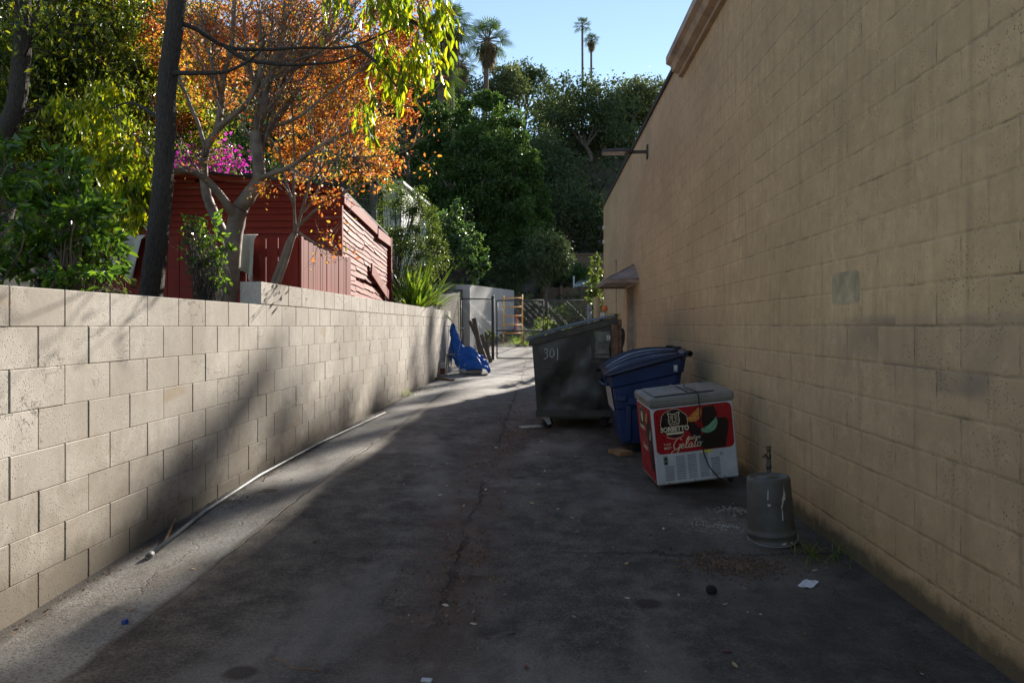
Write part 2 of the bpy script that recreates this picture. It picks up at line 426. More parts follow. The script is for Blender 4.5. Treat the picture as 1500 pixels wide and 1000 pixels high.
# oil spots, speckle of grit
sp = g.vor(g.comb(X, Y, 3.3), 1.15); spm = g.math('MULTIPLY', g.ramp(g.math('ADD', sp, g.math('MULTIPLY', g.noise(o, 12, 3), .05)), [(.085, 1), (.12, 0)]), g.ramp(g.noise(o, .7, 2), [(.42, 0), (.5, .8)]))
col = g.mix(spm, col, (.03, .018, .013))
gr = g.vor(o, 70); grm = g.math('MULTIPLY', g.ramp(gr, [(.12, 1), (.3, 0)]), g.ramp(g.noise(o, 30, 2), [(.5, 0), (.7, .6)]))
col = g.mix(grm, col, (.20, .18, .16))
edge = g.ramp(X, [(.0, 0), (1.0, 0)])
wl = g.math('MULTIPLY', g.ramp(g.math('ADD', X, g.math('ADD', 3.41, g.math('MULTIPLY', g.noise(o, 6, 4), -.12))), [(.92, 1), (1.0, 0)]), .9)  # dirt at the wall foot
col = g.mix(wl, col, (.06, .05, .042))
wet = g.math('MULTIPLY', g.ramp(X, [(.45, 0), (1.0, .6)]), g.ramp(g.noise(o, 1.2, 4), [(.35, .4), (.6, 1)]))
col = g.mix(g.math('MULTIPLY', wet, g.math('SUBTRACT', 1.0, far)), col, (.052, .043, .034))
pd = g.n("ShaderNodeVectorMath", operation='DISTANCE'); g.put(pd.inputs[0], g.comb(X, Y)); pd.inputs[1].default_value = (1.22, 5.2, 0)
pw = g.math('MULTIPLY', g.ramp(g.math('ADD', pd.outputs['Value'], g.math('MULTIPLY', g.noise(o, 5, 5), .35)), [(.25, .9), (.62, 0)]), g.ramp(g.noise(o, 26, 5, .8), [(.46, 0), (.62, .8)]))
col = g.mix(pw, col, (.36, .32, .27))                                           # spilled plaster powder
g.put(p.inputs['Base Color'], col)
g.put(p.inputs['Roughness'], g.ramp(g.noise(o, 3, 4), [(.35, .62), (.65, .88)])); p.inputs['Specular IOR Level'].default_value = .3
h = g.math('ADD', g.math('MULTIPLY', g.noise(o, 85, 4, .75), .8), g.math('MULTIPLY', g.noise(o, 6, 4), .9))
h = g.math('SUBTRACT', h, g.math('MULTIPLY', cr, 2.0))
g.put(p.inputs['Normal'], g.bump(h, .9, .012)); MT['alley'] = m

m, nt, p = M_("garden_soil"); g = G(nt); o = g.pos()
col = g.mix(g.ramp(g.noise(o, .6, 6), [(.4, 0), (.6, 1)]), (.035, .027, .018), (.10, .078, .05))
col = g.mix(g.ramp(g.noise(o, 7, 5), [(.45, 0), (.6, .6)]), col, (.05, .055, .02))
g.put(p.inputs['Base Color'], col); p.inputs['Roughness'].default_value = 1
g.put(p.inputs['Normal'], g.bump(g.noise(o, 12, 6, .7), .8, .06)); MT['soil'] = m

# -- cast concrete with board marks
m, nt, p = M_("cast_concrete"); g = G(nt); o = g.pos(); z = g.xyz(o)
col = g.mix(g.noise(o, 2.2, 5), (.38, .37, .35), (.52, .50, .47))
col = g.mix(g.ramp(g.noise(g.comb(g.math('MULTIPLY', z[1], 3), z[2]), 1.3, 4), [(.5, 0), (.7, .4)]), col, (.30, .28, .25))
g.put(p.inputs['Base Color'], col); p.inputs['Roughness'].default_value = .85
g.put(p.inputs['Normal'], g.bump(g.noise(o, 30, 4), .3, .006)); MT['concrete'] = m

# -- weathered red paint on boards
def redmat(name, c0, c1, wear, grain):
    m, nt, p = M_(name); g = G(nt); o = g.pos(); v = g.attr()
    col = g.mix(v, c0, c1)
    mp = g.n("ShaderNodeMapping"); g.put(mp.inputs[0], o); mp.inputs['Scale'].default_value = grain
    gn = g.noise(mp.outputs[0], 3, 6, .75)
    col = g.mix(g.ramp(gn, [(.5, 0), (.72, .55)]), col, tuple(a * .35 for a in c0))
    pe = g.math('MULTIPLY', g.ramp(gn, [(.55, 0), (.62, 1)]), g.ramp(g.noise(o, 2.1, 4), [(wear, 0), (wear + .12, .8)]))
    col = g.mix(pe, col, (.34, .27, .22))
    g.put(p.inputs['Base Color'], col); p.inputs['Roughness'].default_value = .72; p.inputs['Specular IOR Level'].default_value = .3
    g.put(p.inputs['Normal'], g.bump(gn, .4, .006)); return m
MT['red_side'] = redmat("weathered_red_siding", (.21, .046, .032), (.30, .072, .052), .42, (1, .35, 7))
MT['red_front'] = redmat("dark_red_siding", (.22, .028, .018), (.29, .042, .028), .50, (.35, 1, 7))
MT['red_fence'] = redmat("red_fence_boards", (.19, .040, .028), (.26, .065, .048), .54, (7, 7, .4))
MT['red_dark'] = redmat("maroon_fence_boards", (.19, .020, .014), (.25, .030, .020), .62, (7, 7, .4))

def barkmat(name, c0, c1, sc, st):
    m, nt, p = M_(name); g = G(nt); o = g.pos(); mp = g.n("ShaderNodeMapping"); g.put(mp.inputs[0], o); mp.inputs['Scale'].default_value = (1, 1, .22)
    v = g.vor(mp.outputs[0], sc, 'DISTANCE_TO_EDGE'); n_ = g.noise(mp.outputs[0], sc * 1.4, 5, .7)
    h = g.math('ADD', g.math('MULTIPLY', g.ramp(v, [(0, 0), (.3, 1)]), .4), g.math('MULTIPLY', n_, 1.4)); g.put(p.inputs['Base Color'], g.mix(g.ramp(h, [(.5, 0), (1.3, 1)]), c0, c1)); p.inputs['Roughness'].default_value = .95
    g.put(p.inputs['Normal'], g.bump(h, st, .02)); return m
MT['bark_dark'] = barkmat("furrowed_dark_bark", (.028, .022, .019), (.075, .06, .048), 55, .8) if 1 else simple("dark_bark", (.075, .058, .046), .95, nscale=9, bump=1.0, bscale=28, col2=(.028, .021, .018))
MT['bark_pale'] = simple("smooth_pale_bark", (.24, .185, .14), .7, nscale=5, bump=.4, bscale=16, col2=(.115, .078, .055))
MT['bark_grey'] = simple("grey_bark", (.12, .10, .085), .95, nscale=5, bump=.8, bscale=20)
MT['palm_bark'] = simple("palm_bark", (.16, .12, .09), .95, nscale=3, bump=.8, bscale=9)
MT['gal'] = simple("galvanised_steel", (.33, .335, .33), .6, .1, nscale=8)
MT['post_dark'] = simple("weathered_post_steel", (.06, .06, .06), .7, .1, nscale=8)
MT['pipe_plastic'] = simple("grey_plastic_pipe", (.27, .27, .255), .5, nscale=3, bump=.05)
MT['black_metal'] = simple("black_painted_steel", (.018, .018, .019), .4, .0, nscale=7)
MT['rubber'] = simple("black_rubber", (.017, .016, .015), .75, nscale=10)
MT['lamp_body'] = simple("bronze_lamp_body", (.045, .036, .032), .5, nscale=7)
MT['lens'] = simple("frosted_lamp_lens", (.62, .60, .56), .3, nscale=7, bump=0)
MT['whitepaint'] = simple("white_metal_paint", (.62, .61, .57), .4, nscale=6, var=.12, bump=.05)
MT['offwhite'] = simple("white_plastic_chair", (.55, .54, .50), .5, nscale=6, var=.2)
MT['yellow'] = simple("yellow_scaffold_paint", (.88, .42, .03), .5, nscale=12, var=.2)
MT['redpost'] = simple("red_plastic_post", (.50, .03, .02), .45, nscale=9)
MT['wood'] = simple("bare_wood", (.26, .145, .07), .8, nscale=12, var=.3)
MT['wood_grey'] = simple("weathered_grey_wood", (.17, .125, .09), .9, nscale=12, var=.3)
MT['bucket_grey'] = simple("grey_plastic_bucket", (.085, .080, .066), .55, nscale=5, var=.22, bump=.1)
MT['plaster'] = simple("dried_plaster_splash", (.48, .46, .40), .9, nscale=20)
MT['brass'] = simple("old_brass", (.12, .10, .05), .5, .5, nscale=20)
MT['cloth'] = simple("white_cloth", (.50, .485, .43), .95, nscale=7, var=.12)
MT['paper'] = simple("white_paper", (.58, .60, .62), .8, nscale=20, var=.1, bump=0)
MT['orange'] = simple("orange_plastic", (.75, .16, .02), .5, nscale=9)
MT['yellowbox'] = simple("faded_yellow_box", (.45, .33, .07), .6, nscale=9)
MT['gravel'] = simple("pale_gravel", (.30, .25, .20), .95, nscale=40, var=.4)
MT['rock'] = simple("black_lump", (.012, .011, .011), .9, nscale=20)
MT['dump_soil'] = simple("brown_soil_crumbs", (.17, .11, .068), .95, nscale=40, var=.4)
MT['glass_blue'] = simple("blue_scrap", (.02, .07, .35), .5, nscale=10)
MT['whitewall'] = simple("white_stucco", (.62, .62, .60), .85, nscale=2, var=.15)
MT['roofmetal'] = simple("pale_grey_roof", (.50, .53, .55), .5, nscale=2, var=.12)
m, nt, p = M_("dumpster_steel"); g = G(nt); o = g.pos()
col = g.mix(g.ramp(g.noise(o, 2.4, 5), [(.38, 0), (.62, 1)]), (.022, .018, .015), (.042, .035, .029))
sc = g.n("ShaderNodeMapping"); g.put(sc.inputs[0], o); sc.inputs['Scale'].default_value = (1, 1, 9)
col = g.mix(g.ramp(g.noise(sc.outputs[0], 6, 5, .7), [(.60, 0), (.72, .35)]), col, (.16, .155, .14))
col = g.mix(g.ramp(g.noise(o, 7, 5, .7), [(.66, 0), (.72, .7)]), col, (.10, .045, .025))
g.put(p.inputs['Base Color'], col); g.put(p.inputs['Roughness'], g.ramp(g.noise(o, 9, 4), [(.35, .34), (.65, .52)]))
p.inputs['Specular IOR Level'].default_value = .45; g.put(p.inputs['Normal'], g.bump(g.noise(o, 5, 3), .25, .02)); MT['dump'] = m
MT['dump_rim'] = simple("grey_green_rim_steel", (.062, .054, .042), .6, .2, nscale=6)
MT['bracket'] = simple('scuffed_bracket_steel', (.13, .125, .105), .45, .2, nscale=9, var=.4)
MT['rust'] = simple("rusty_steel", (.17, .085, .05), .8, nscale=9, var=.4)
MT['lid_black'] = simple("black_plastic_lid", (.018, .018, .019), .42, nscale=3)
MT['bin_blue'] = simple("blue_bin_plastic", (.004, .022, .092), .42, nscale=4, var=.2, bump=.1)
MT['bin_lid'] = simple("faded_blue_lid_plastic", (.010, .012, .036), .36, nscale=4, var=.25, bump=.1)
MT['lid_rib'] = simple("highlit_lid_rib", (.20, .24, .36), .4, nscale=6)  # pale colour stands in for the highlight along one lid rib
MT['label'] = simple("pale_worn_sticker", (.45, .44, .42), .6, nscale=25, var=.35, bump=0)
m, nt, p = M_("blue_tarp"); g = G(nt); o = g.pos()
g.put(p.inputs['Base Color'], g.mix(g.noise(o, 5, 4), (.006, .085, .42), (.015, .16, .62))); p.inputs['Roughness'].default_value = .5
g.put(p.inputs['Normal'], g.bump(g.noise(o, 14, 4, .6, .8), .8, .03)); MT['tarp'] = m
MT['fz_white'] = simple("white_enamel", (.50, .50, .49), .38, nscale=5, var=.12, bump=.03)
MT['fz_grey'] = simple("grey_freezer_lid", (.185, .175, .150), .45, nscale=4, var=.2, bump=.05)
MT['fz_red'] = simple("printed_red_panel", (.33, .008, .012), .32, nscale=3, var=.15, bump=0)
MT['fz_dark'] = simple("printed_dark_brown", (.020, .008, .008), .35, nscale=3, bump=0)
MT['fz_cream'] = simple("printed_cream", (.68, .58, .38), .4, nscale=9, var=.1, bump=0)
MT['fz_orange'] = simple("printed_orange_gelato", (.62, .24, .05), .4, nscale=60, var=.35, bump=0)
MT['fz_green'] = simple("printed_green_gelato", (.17, .36, .22), .4, nscale=60, var=.3, bump=0)
MT['pail_label'] = simple('brick_red_pail_label', (.20, .05, .03), .7, nscale=20, var=.4)
MT['fz_slot'] = simple("dark_vent_slot", (.01, .01, .01), .8, bump=0)
MT['fz_yellow'] = simple("yellow_sticker", (.62, .55, .02), .4, nscale=9, var=.1, bump=0)
MT['chalk'] = simple("white_chalk_paint", (.42, .42, .40), .8, nscale=60, var=.3, bump=0)

LF = {}
LF['myrtle'] = leafmat("orange_leaves", [(.15, .036, .016), (.30, .080, .022), (.40, .145, .028), (.44, .24, .038), (.36, .29, .04)], .5, .5, (1, .95, .7))
LF['yellow'] = leafmat("yellow_green_leaves", [(.07, .12, .012), (.20, .26, .014), (.46, .42, .02)], .58, .38, (1, 1, .35))
LF['canopy'] = leafmat("yellow_tinged_green_leaves", [(.040, .066, .012), (.11, .145, .014), (.32, .30, .02)], .55, .3, (1, 1, .4), .6)
LF['ficus'] = leafmat("glossy_green_leaves", [(.045, .095, .022), (.085, .165, .030), (.18, .28, .038)], .42, .17, (1, 1, .35), .6)
LF['dark'] = leafmat("dark_green_leaves", [(.026, .058, .016), (.052, .10, .026), (.105, .17, .038)], .33, .5, (1, 1, .5), .3)
LF['oak'] = leafmat("grey_green_oak_leaves", [(.058, .076, .038), (.10, .122, .054), (.165, .18, .078)], .28, .6, (1, 1, .6), .15)
LF['oakdark'] = leafmat("dark_oak_leaves", [(.034, .054, .028), (.060, .086, .040), (.115, .140, .062)], .25, .6, (1, 1, .6), .15)
LF['shrub'] = leafmat("fresh_green_leaves", [(.045, .075, .020), (.080, .115, .028), (.13, .17, .035)], .42, .42, (1, 1, .5))
LF['ivy'] = leafmat("ivy_leaves", [(.03, .07, .025), (.055, .11, .035), (.12, .18, .04)], .35, .22, (1, 1, .5), .9)
LF['magenta'] = leafmat("magenta_bracts", [(.24, .012, .15), (.38, .018, .26), (.50, .05, .36)], .4, .5, (1, 1, 1))
LF['grass'] = leafmat("grass_blades", [(.06, .11, .015), (.12, .19, .02), (.22, .26, .04)], .45, .5, (1, 1, .5))
LF['palm'] = leafmat("palm_fronds", [(.035, .065, .022), (.055, .095, .028), (.10, .14, .03)], .3, .35, (1, 1, .5))
LF['palmdead'] = leafmat("dead_palm_skirt", [(.12, .085, .05), (.17, .125, .07), (.22, .17, .10)], .2, .8, (1, 1, .8))
LF['dry'] = leafmat("dry_fallen_leaves", [(.10, .035, .015), (.20, .09, .035), (.34, .22, .12)], .1, .7, (1, 1, 1))
# ---------------------------------------------------------------- the ground
def lerp(x, xs, ys): return float(np.interp(x, xs, ys))
def gz(x, y):
    """height of the alley surface"""
    l = lerp(y, [-2, 3.4, 5.7, 12.4, 17.7, 21, 23.5, 27, 31, 36, 60], [-.03, 0, .085, .125, .15, .2, .32, .72, 1.12, 1.4, 2.2])
    r = lerp(y, [-2, 3.4, 5.7, 12.4, 17.7, 21, 23.5, 27, 31, 36, 60], [0, .01, .015, .06, .13, .2, .32, .72, 1.12, 1.4, 2.2])
    t = min(1, max(0, (x + 2.48) / 4.3)); z = l + (r - l) * t
    z -= .025 * math.exp(-((x + .5) / .5) ** 2) * (1 if y < 20 else 0)
    return z
def sst(a, b, x): t = min(1, max(0, (x - a) / (b - a))); return t * t * (3 - 2 * t)
def edge_x(y): return -2.6 if y < 25 else -2.52 + .128 * (y - 25)
def hillz(x, y):
    h = 17.5 * sst(36, 80, y) * (1 - .42 * sst(10, 26, x)) * (1 - .12 * sst(-30, -60, x)) + 3 * sst(80, 140, y)
    h += 9 * sst(-4, -26, x) * sst(14, 50, y)
    return h + .8 * noise.noise(Vector((x * .08, y * .08, 0))) * sst(34, 50, y)
def upz(x, y):
    b = lerp(y, [-5, 12, 20, 25, 34, 60], [1.46, 1.46, 2.0, 2.62, 2.85, 3.2])
    return b + hillz(x, y) + .05 * noise.noise(Vector((x * .7, y * .7, 1)))
def lowz(x, y):
    return gz(x, y) - .03 + hillz(x, y) * sst(34, 44, y) 
def terr(x, y):
    e = edge_x(y)
    if x < e - .04: return upz(x, y)
    bl = sst(44, 60, y)
    return lowz(x, y) * (1 - bl) + bl * max(lowz(x, y), upz(x, y))
ts = [-400, -200, -120, -80, -60, -45, -35, -28, -22, -18, -14, -11, -8.5, -6.5, -5, -3.8, -2.8, -1.9, -1.1, -.5, -.05, 0, .3, .6, 1, 1.6, 2.2, 3, 4, 5.5, 7, 9, 12, 15, 19, 24, 30, 38, 50, 70, 110, 200, 400]
ys = [-300, -150, -80, -40, -20, -10, -5, -2, 0, 2, 4, 6, 8, 10, 12, 14, 16, 18, 20, 21.5, 22.5, 23.5, 24.9, 25.1, 27, 29, 31, 33, 35, 37, 39, 42, 45, 48, 52, 56, 60, 65, 70, 76, 83, 92, 105, 130, 200, 400, 800]
g_ = MB(); g_.grid([[(edge_x(y) + t, y, terr(edge_x(y) + t, y)) for t in ts] for y in ys])
tag(g_.build('ground', MT['soil']), kind='structure')
a_ = MB(); xs_ = np.linspace(-2.50, 1.90, 36); ya = np.concatenate([np.linspace(-12, 2, 20), np.linspace(2.2, 24, 120), np.linspace(24.3, 27, 8)])
a_.grid([[(x, y, gz(x, y) + .004 * noise.noise(Vector((x * 1.7, y * 1.7, 0))) - (sst(25.5, 27, y) * .04)) for x in xs_] for y in ya])
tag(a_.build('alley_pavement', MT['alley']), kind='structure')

# ---------------------------------------------------------------- grey block wall on the left
WX = -2.487
rw = thing('retaining_wall', 'long grey unpainted concrete block wall holding up the garden on the left', 'wall', (WX - .1, 8, 0))
jt = 3.379; yend = 20.3
b_ = MB(); cap = MB()
def brow(mb, z0, z1, ph, y0, y1, th):
    k0 = math.floor((y0 - ph) / .4064)
    for k in range(k0, k0 + 80):
        a = ph + k * .4064 + .0032; c = ph + (k + 1) * .4064 - .0032
        a = max(a, y0); c = min(c, y1)
        if c - a < .05: continue
        dx = random.uniform(-.0022, .0022); mb.cv = random.random()
        mb.box(WX - th, WX + dx, a, c, z0 + .0006 + random.uniform(-.0004, .0006), z1 - .0006, .0024 + random.random() * .0014)
for r in range(-1, 8):
    z1 = 1.395 - .2032 * r; z0 = z1 - .2032
    if r == -1: z1 = 1.588
    brow(b_, z0, z1, jt + (.2032 if r % 2 == 0 else 0), -3, yend, .19)
b_.build('lower_blocks', MT['block'], rw)
brow(cap, 1.593, 1.792, jt + .2032 - .02, 6.50, yend, .19)
cap.build('upper_course', MT['block'], rw)
m_ = MB(); m_.box(WX - .18, WX - .011, -3, yend - .01, -.3, 1.583); m_.box(WX - .18, WX - .011, 6.52, yend - .01, 1.583, 1.785)
m_.build('mortar', MT['mortar'], rw)

# ---------------------------------------------------------------- tan building on the right
BX = 1.85; BE = 22.2; ZT = 4.98; YG = 9.75
bd = thing('block_building', 'tall tan painted concrete block building along the right side of the alley', 'building', (BX + 4, 8, 0))
DY0, DY1, DZ = 14.62, 16.05, 2.24
s_ = MB()
def wq(y0, y1, z0, z1): s_.add([(BX, y0, z0), (BX, y1, z0), (BX, y1, z1), (BX, y0, z1)], [(0, 1, 2, 3)])
wq(-9, YG, -.3, ZT + .2); wq(YG, DY0, -.3, ZT); wq(DY1, BE, -.3, ZT); wq(DY0, DY1, DZ, ZT)
s_.add([(BX, BE, -.3), (BX + 9, BE, -.3), (BX + 9, BE, ZT), (BX, BE, ZT)], [(0, 1, 2, 3)])
s_.add([(BX, -9, -.3), (BX + 9, -9, -.3), (BX + 9, -9, ZT + .2), (BX, -9, ZT + .2)], [(0, 1, 2, 3)])
s_.add([(BX + 9, -9, -.3), (BX + 9, BE, -.3), (BX + 9, BE, ZT), (BX + 9, -9, ZT)], [(0, 1, 2, 3)])
for (y_, n_) in ((DY0, 1), (DY1, 1)): s_.add([(BX, y_, 0), (BX + .14, y_, 0), (BX + .14, y_, DZ), (BX, y_, DZ)], [(0, 1, 2, 3)])
s_.add([(BX, DY0, DZ), (BX + .14, DY0, DZ), (BX + .14, DY1, DZ), (BX, DY1, DZ)], [(0, 1, 2, 3)])
s_.build('wall', MT['tan'], bd)
r_ = MB(); r_.box(BX + .01, BX + 9, YG, BE, ZT - .12, ZT - .005); r_.box(BX + .01, BX + 9, -9, YG, ZT - .1, ZT + .19)
r_.build('roof', MT['roofdark'], bd)
r_ = MB(); r_.box(BX - .035, BX + .12, YG + .01, BE + .03, ZT - .045, ZT + .02); r_.build('roof_flashing', MT['roofdark'], bd)
r_ = MB(); prof = [(BX + .02, 4.655), (BX - .05, 4.66), (BX - .055, 4.70), (BX - .13, 4.725), (BX - .16, 4.80), (BX - .215, 4.83), (BX - .215, 4.92), (BX - .20, 4.93), (BX + .02, 5.22)]
r_.prism(prof, -9, YG + .08, 'xz'); r_.build('eave_trim', MT['trim'], bd)
d_ = MB(); d_.box(BX + .10, BX + .135, DY0 + .03, DY1 - .03, .06, DZ - .03, .004); dr = d_.build('door', MT['door'], bd)
h_ = MB(); h_.lathe([(.0, 0), (.03, .0), (.034, .02), (.03, .05), (0, .055)], (BX + .05, DY0 + .12, 1.12), 12, axis='x'); h_.build('handle', MT['gal'], dr)
f_ = MB(); f_.box(BX - .012, BX + .12, DY0 - .05, DY0 + .03, .05, DZ + .05); f_.box(BX - .012, BX + .12, DY1 - .03, DY1 + .05, .05, DZ + .05); f_.box(BX - .010, BX + .118, DY0 + .03, DY1 - .03, DZ - .03, DZ + .05)
f_.build('door_frame', MT['trim'], bd)
aw = MB(); ax = BX - .62; A0, A1 = 14.15, 16.5; ez = 2.29; ah = 2.62; r0, r1 = 14.95, 15.75
vs = [(BX, A0, ez), (ax, A0, ez), (ax, A1, ez), (BX, A1, ez), (BX, r0, ah), (BX, r1, ah), (BX, A0, ez - .075), (ax, A0, ez - .075), (ax, A1, ez - .075), (BX, A1, ez - .075)]
aw.add(vs, [(0, 1, 4), (1, 2, 5, 4), (2, 3, 5), (0, 6, 7, 1), (1, 7, 8, 2), (2, 8, 9, 3)])
aw.add([(BX, A0 + .03, ez - .04), (ax + .03, A0 + .03, ez - .04), (ax + .03, A1 - .03, ez - .04), (BX, A1 - .03, ez - .04)], [(0, 1, 2, 3)])
aw.tube([(ax, A0, ez + .003), (BX, r0, ah + .003)], .012, 6); aw.tube([(ax - .004, A0 - .004, ez), (ax - .004, A1, ez)], .010, 6); aw.tube([(BX, A0 - .004, ez), (ax, A0 - .004, ez)], .010, 6)
aw.build('awning', MT['awning'], bd)
p_ = MB()
pa, pb = at(1219, 402, 1), at(1259, 449, 1)
def wally(px): # distance along the right wall seen at photo column px
    q = (px - 750) / F; return BX * (fc + q * fs) / (q * fc - fs)
y1_, y0_ = wally(1219), wally(1260)
pp_ = []
for i in range(44):
    a_ = 2 * math.pi * i / 44; ca, sa = math.cos(a_), math.sin(a_); rr_ = 1 / max(abs(ca), abs(sa)) ** .8 * (1 + .05 * noise.noise(Vector((ca * 3, sa * 3, 7))))
    pp_.append(((y0_ + y1_) / 2 + ca * rr_ * (y1_ - y0_) / 2, 1.63 + sa * rr_ * .10))
p_.prism(pp_, BX - .0015, BX + .01, 'yz'); p_.build('paint_patch', MT['patch'], bd)

# floodlight on its arm
ly = 13.0; lz = 4.42
fl = thing('wall_floodlight', 'flat bronze floodlight on a short arm high on the tan wall', 'wall lamp', (BX, ly, lz))
f_ = MB(); f_.box(BX - .02, BX, ly - .07, ly + .07, lz - .12, lz + .12, .004); f_.build('mounting_plate', MT['lamp_body'], fl)
f_ = MB(); f_.bar((BX - .02, ly, lz), (BX - .34, ly, lz), .055, .05); f_.tube([(BX - .30, ly - .04, lz), (BX - .30, ly + .04, lz)], .045, 10); f_.build('arm', MT['lamp_body'], fl)
f_ = MB(); f_.box(BX - .80, BX - .33, ly - .14, ly + .14, lz - .02, lz + .035, .008); 
for k in range(7): f_.box(BX - .60 + k * .035, BX - .59 + k * .035, ly - .11, ly + .11, lz + .035, lz + .055)
hd = f_.build('lamp_head', MT['lamp_body'], fl)
f_ = MB(); f_.box(BX - .785, BX - .40, ly - .12, ly + .12, lz - .027, lz - .0205); f_.build('lens', MT['lens'], hd)
# two small dome cameras near the far corner
for k, (zc, lab) in enumerate(((4.27, 'upper of two small round security cameras at the far wall corner'), (3.86, 'lower of two small round security cameras at the far wall corner'))):
    t = thing('security_camera', lab, 'camera', (BX - .02, 21.9, zc), 'security cameras on the tan building')
    c_ = MB(); c_.box(BX - .06, BX, 21.83, 21.97, zc - .05, zc + .05, .006); c_.build('mount', MT['whitepaint'], t)
    c_ = MB(); c_.lathe([(.07, 0), (.075, -.03), (.06, -.075), (.03, -.10), (0, -.105)], (BX - .11, 21.9, zc + .04), 14); c_.build('dome', MT['lamp_body'], t)
cdt = MB(); cy_ = 18.3; cdt.tube([(BX - .022, cy_, .6), (BX - .022, cy_, 2.95)], .012, 6); cdt.box(BX - .05, BX, cy_ - .03, cy_ + .03, 2.93, 3.0)
tag(cdt.build('conduit', MT['trim'], loc=(BX, cy_, .6)), 'thin painted conduit running up the tan wall beyond the awning', 'conduit')

# bollards, pipe and boxes past the dumpster by the building's far corner
def topat(px, py, y): return at(px, py, y)
q = topat(874, 437, 21.0)
c_ = MB(); c_.tube([(q.x, 21.0, .15), (q.x, 21.0, q.z)], .088, 16); c_.lathe([(.088, 0), (.07, .03), (0, .045)], (q.x, 21.0, q.z), 16)
tag(c_.build('bollard', MT['tan'], loc=(q.x, 21.0, .15)), 'thick tan painted bollard behind the dumpster beside the building corner', 'bollard')
q = topat(863, 447, 22.0)
c_ = MB(); c_.tube([(q.x, 22.0, .2), (q.x, 22.0, q.z)], .062, 14); c_.lathe([(.062, 0), (.05, .02), (0, .03)], (q.x, 22.0, q.z), 14)
tag(c_.build('bollard', MT['gal'], loc=(q.x, 22.0, .2)), 'thinner grey steel bollard left of the tan bollard', 'bollard')
q = topat(897, 460, 12.2)
t = thing('utility_box', 'dusty yellow box on a post behind the hinge side of the dumpster', 'box', (q.x, 12.3, .06))
c_ = MB(); c_.box(q.x - .10, q.x + .12, 12.15, 12.4, q.z - .06, q.z + .012, .006); c_.build('box', MT['yellowbox'], t)
c_ = MB(); c_.box(q.x + .02, q.x + .07, 12.24, 12.3, .06, q.z - .062); c_.build('post', MT['rust'], t)
q2 = topat(886, 452, 13.2)
t = thing('hazard_lamp', 'small orange hazard lamp on a pipe behind the dumpster', 'lamp', (q2.x, 13.2, .06))
c_ = MB(); c_.lathe([(.035, -.04), (.045, -.03), (.045, .04), (.03, .055), (0, .06)], (q2.x, 13.2, q2.z), 12); c_.build('lens', MT['orange'], t)
c_ = MB(); c_.box(q2.x - .08, q2.x - .0, 13.16, 13.24, q2.z - .16, q2.z - .07, .004); c_.build('battery_box', MT['whitepaint'], t)
c_ = MB(); c_.tube([(q2.x, 13.2, .06), (q2.x, 13.2, q2.z - .04)], .02, 8); c_.build('pole', MT['gal'], t)

# ---------------------------------------------------------------- concrete wall beyond the gate
CWb, CWe = 25.0, 34.0
cx = lambda y: -2.40 + .128 * (y - 25)
c_ = MB(); c_.add([(cx(CWb), CWb, -.2), (cx(CWe), CWe, .5), (cx(CWe), CWe, 3.02), (cx(CWb), CWb, 2.78), (cx(CWb) - .22, CWb, 2.78), (cx(CWe) - .22, CWe, 3.02), (cx(CWe) - .22, CWe, .5), (cx(CWb) - .22, CWb, -.2)],
    [(0, 1, 2, 3), (3, 2, 5, 4), (4, 5, 6, 7), (1, 6, 5, 2)])
c_.box(-3.9, cx(CWb), CWb - .10, CWb + .12, -.2, 2.779)
tag(c_.build('concrete_wall', MT['concrete'], loc=(-2.4, 25, 0)), 'pale cast concrete retaining wall behind the chain link gate', 'wall')
c_ = MB(); c_.box(-3.68, WX - .19, 20.12, 20.32, 0, 2.0)
q = topat(757, 488, 31); 
c_ = MB(); c_.lathe([(.14, 0), (.14, .05), (.06, .07), (.055, .75), (.045, .82), (0, .83)], (q.x + .0, 31, gz(q.x, 31) - .02), 14)
tag(c_.build('delineator_post', MT['redpost'], loc=(q.x, 31, gz(q.x, 31))), 'red plastic post standing against the pale concrete wall', 'post')

# ---------------------------------------------------------------- chain link gate and fence
GY = 23.5
def mesh_panel(mb, x0, x1, z0, z1, y, sp=.062, r=.0019):
    wd, ht = x1 - x0, z1 - z0
    for s in (1, -1):
        n = int((wd + ht) / sp)
        for k in range(n):
            c = k * sp
            if s == 1: a = (x0 + max(0, c - ht), z0 + min(ht, c)); b = (x0 + min(wd, c), z0 + max(0, c - wd))
            else: a = (x1 - max(0, c - ht), z0 + min(ht, c)); b = (x1 - min(wd, c), z0 + max(0, c - wd))
            mb.tube([(a[0], y + .003 * s, a[1]), (b[0], y + .003 * s, b[1])], r, 3, cap=False)
px = lambda x, y=GY: at(x, 477, y).x
zt = lambda py, y=GY: at(750, py, y).z
def leaf(x0, x1, lab):
    t = thing('gate_leaf', lab, 'gate', ((x0 + x1) / 2, GY, .33), 'leaves of the chain link gate')
    z0, z1, zm = .37, zt(440), zt(484)
    f = MB()
    for (a, b) in (((x0, z0), (x0, z1)), ((x1, z0), (x1, z1)), ((x0, z1), (x1, z1)), ((x0, z0), (x1, z0)), ((x0, zm), (x1, zm))): f.tube([(a[0], GY, a[1]), (b[0], GY, b[1])], .021, 8)
    f.build('frame', MT['post_dark'], t)
    m = MB(); mesh_panel(m, x0, x1, z0, z1, GY - .024); m.build('chain_link', MT['gal'], t)
leaf(px(728), px(796), 'left leaf of the chain link gate in front of the orange ladder')
leaf(px(802), px(884), 'right leaf of the chain link gate mostly behind the dumpster')
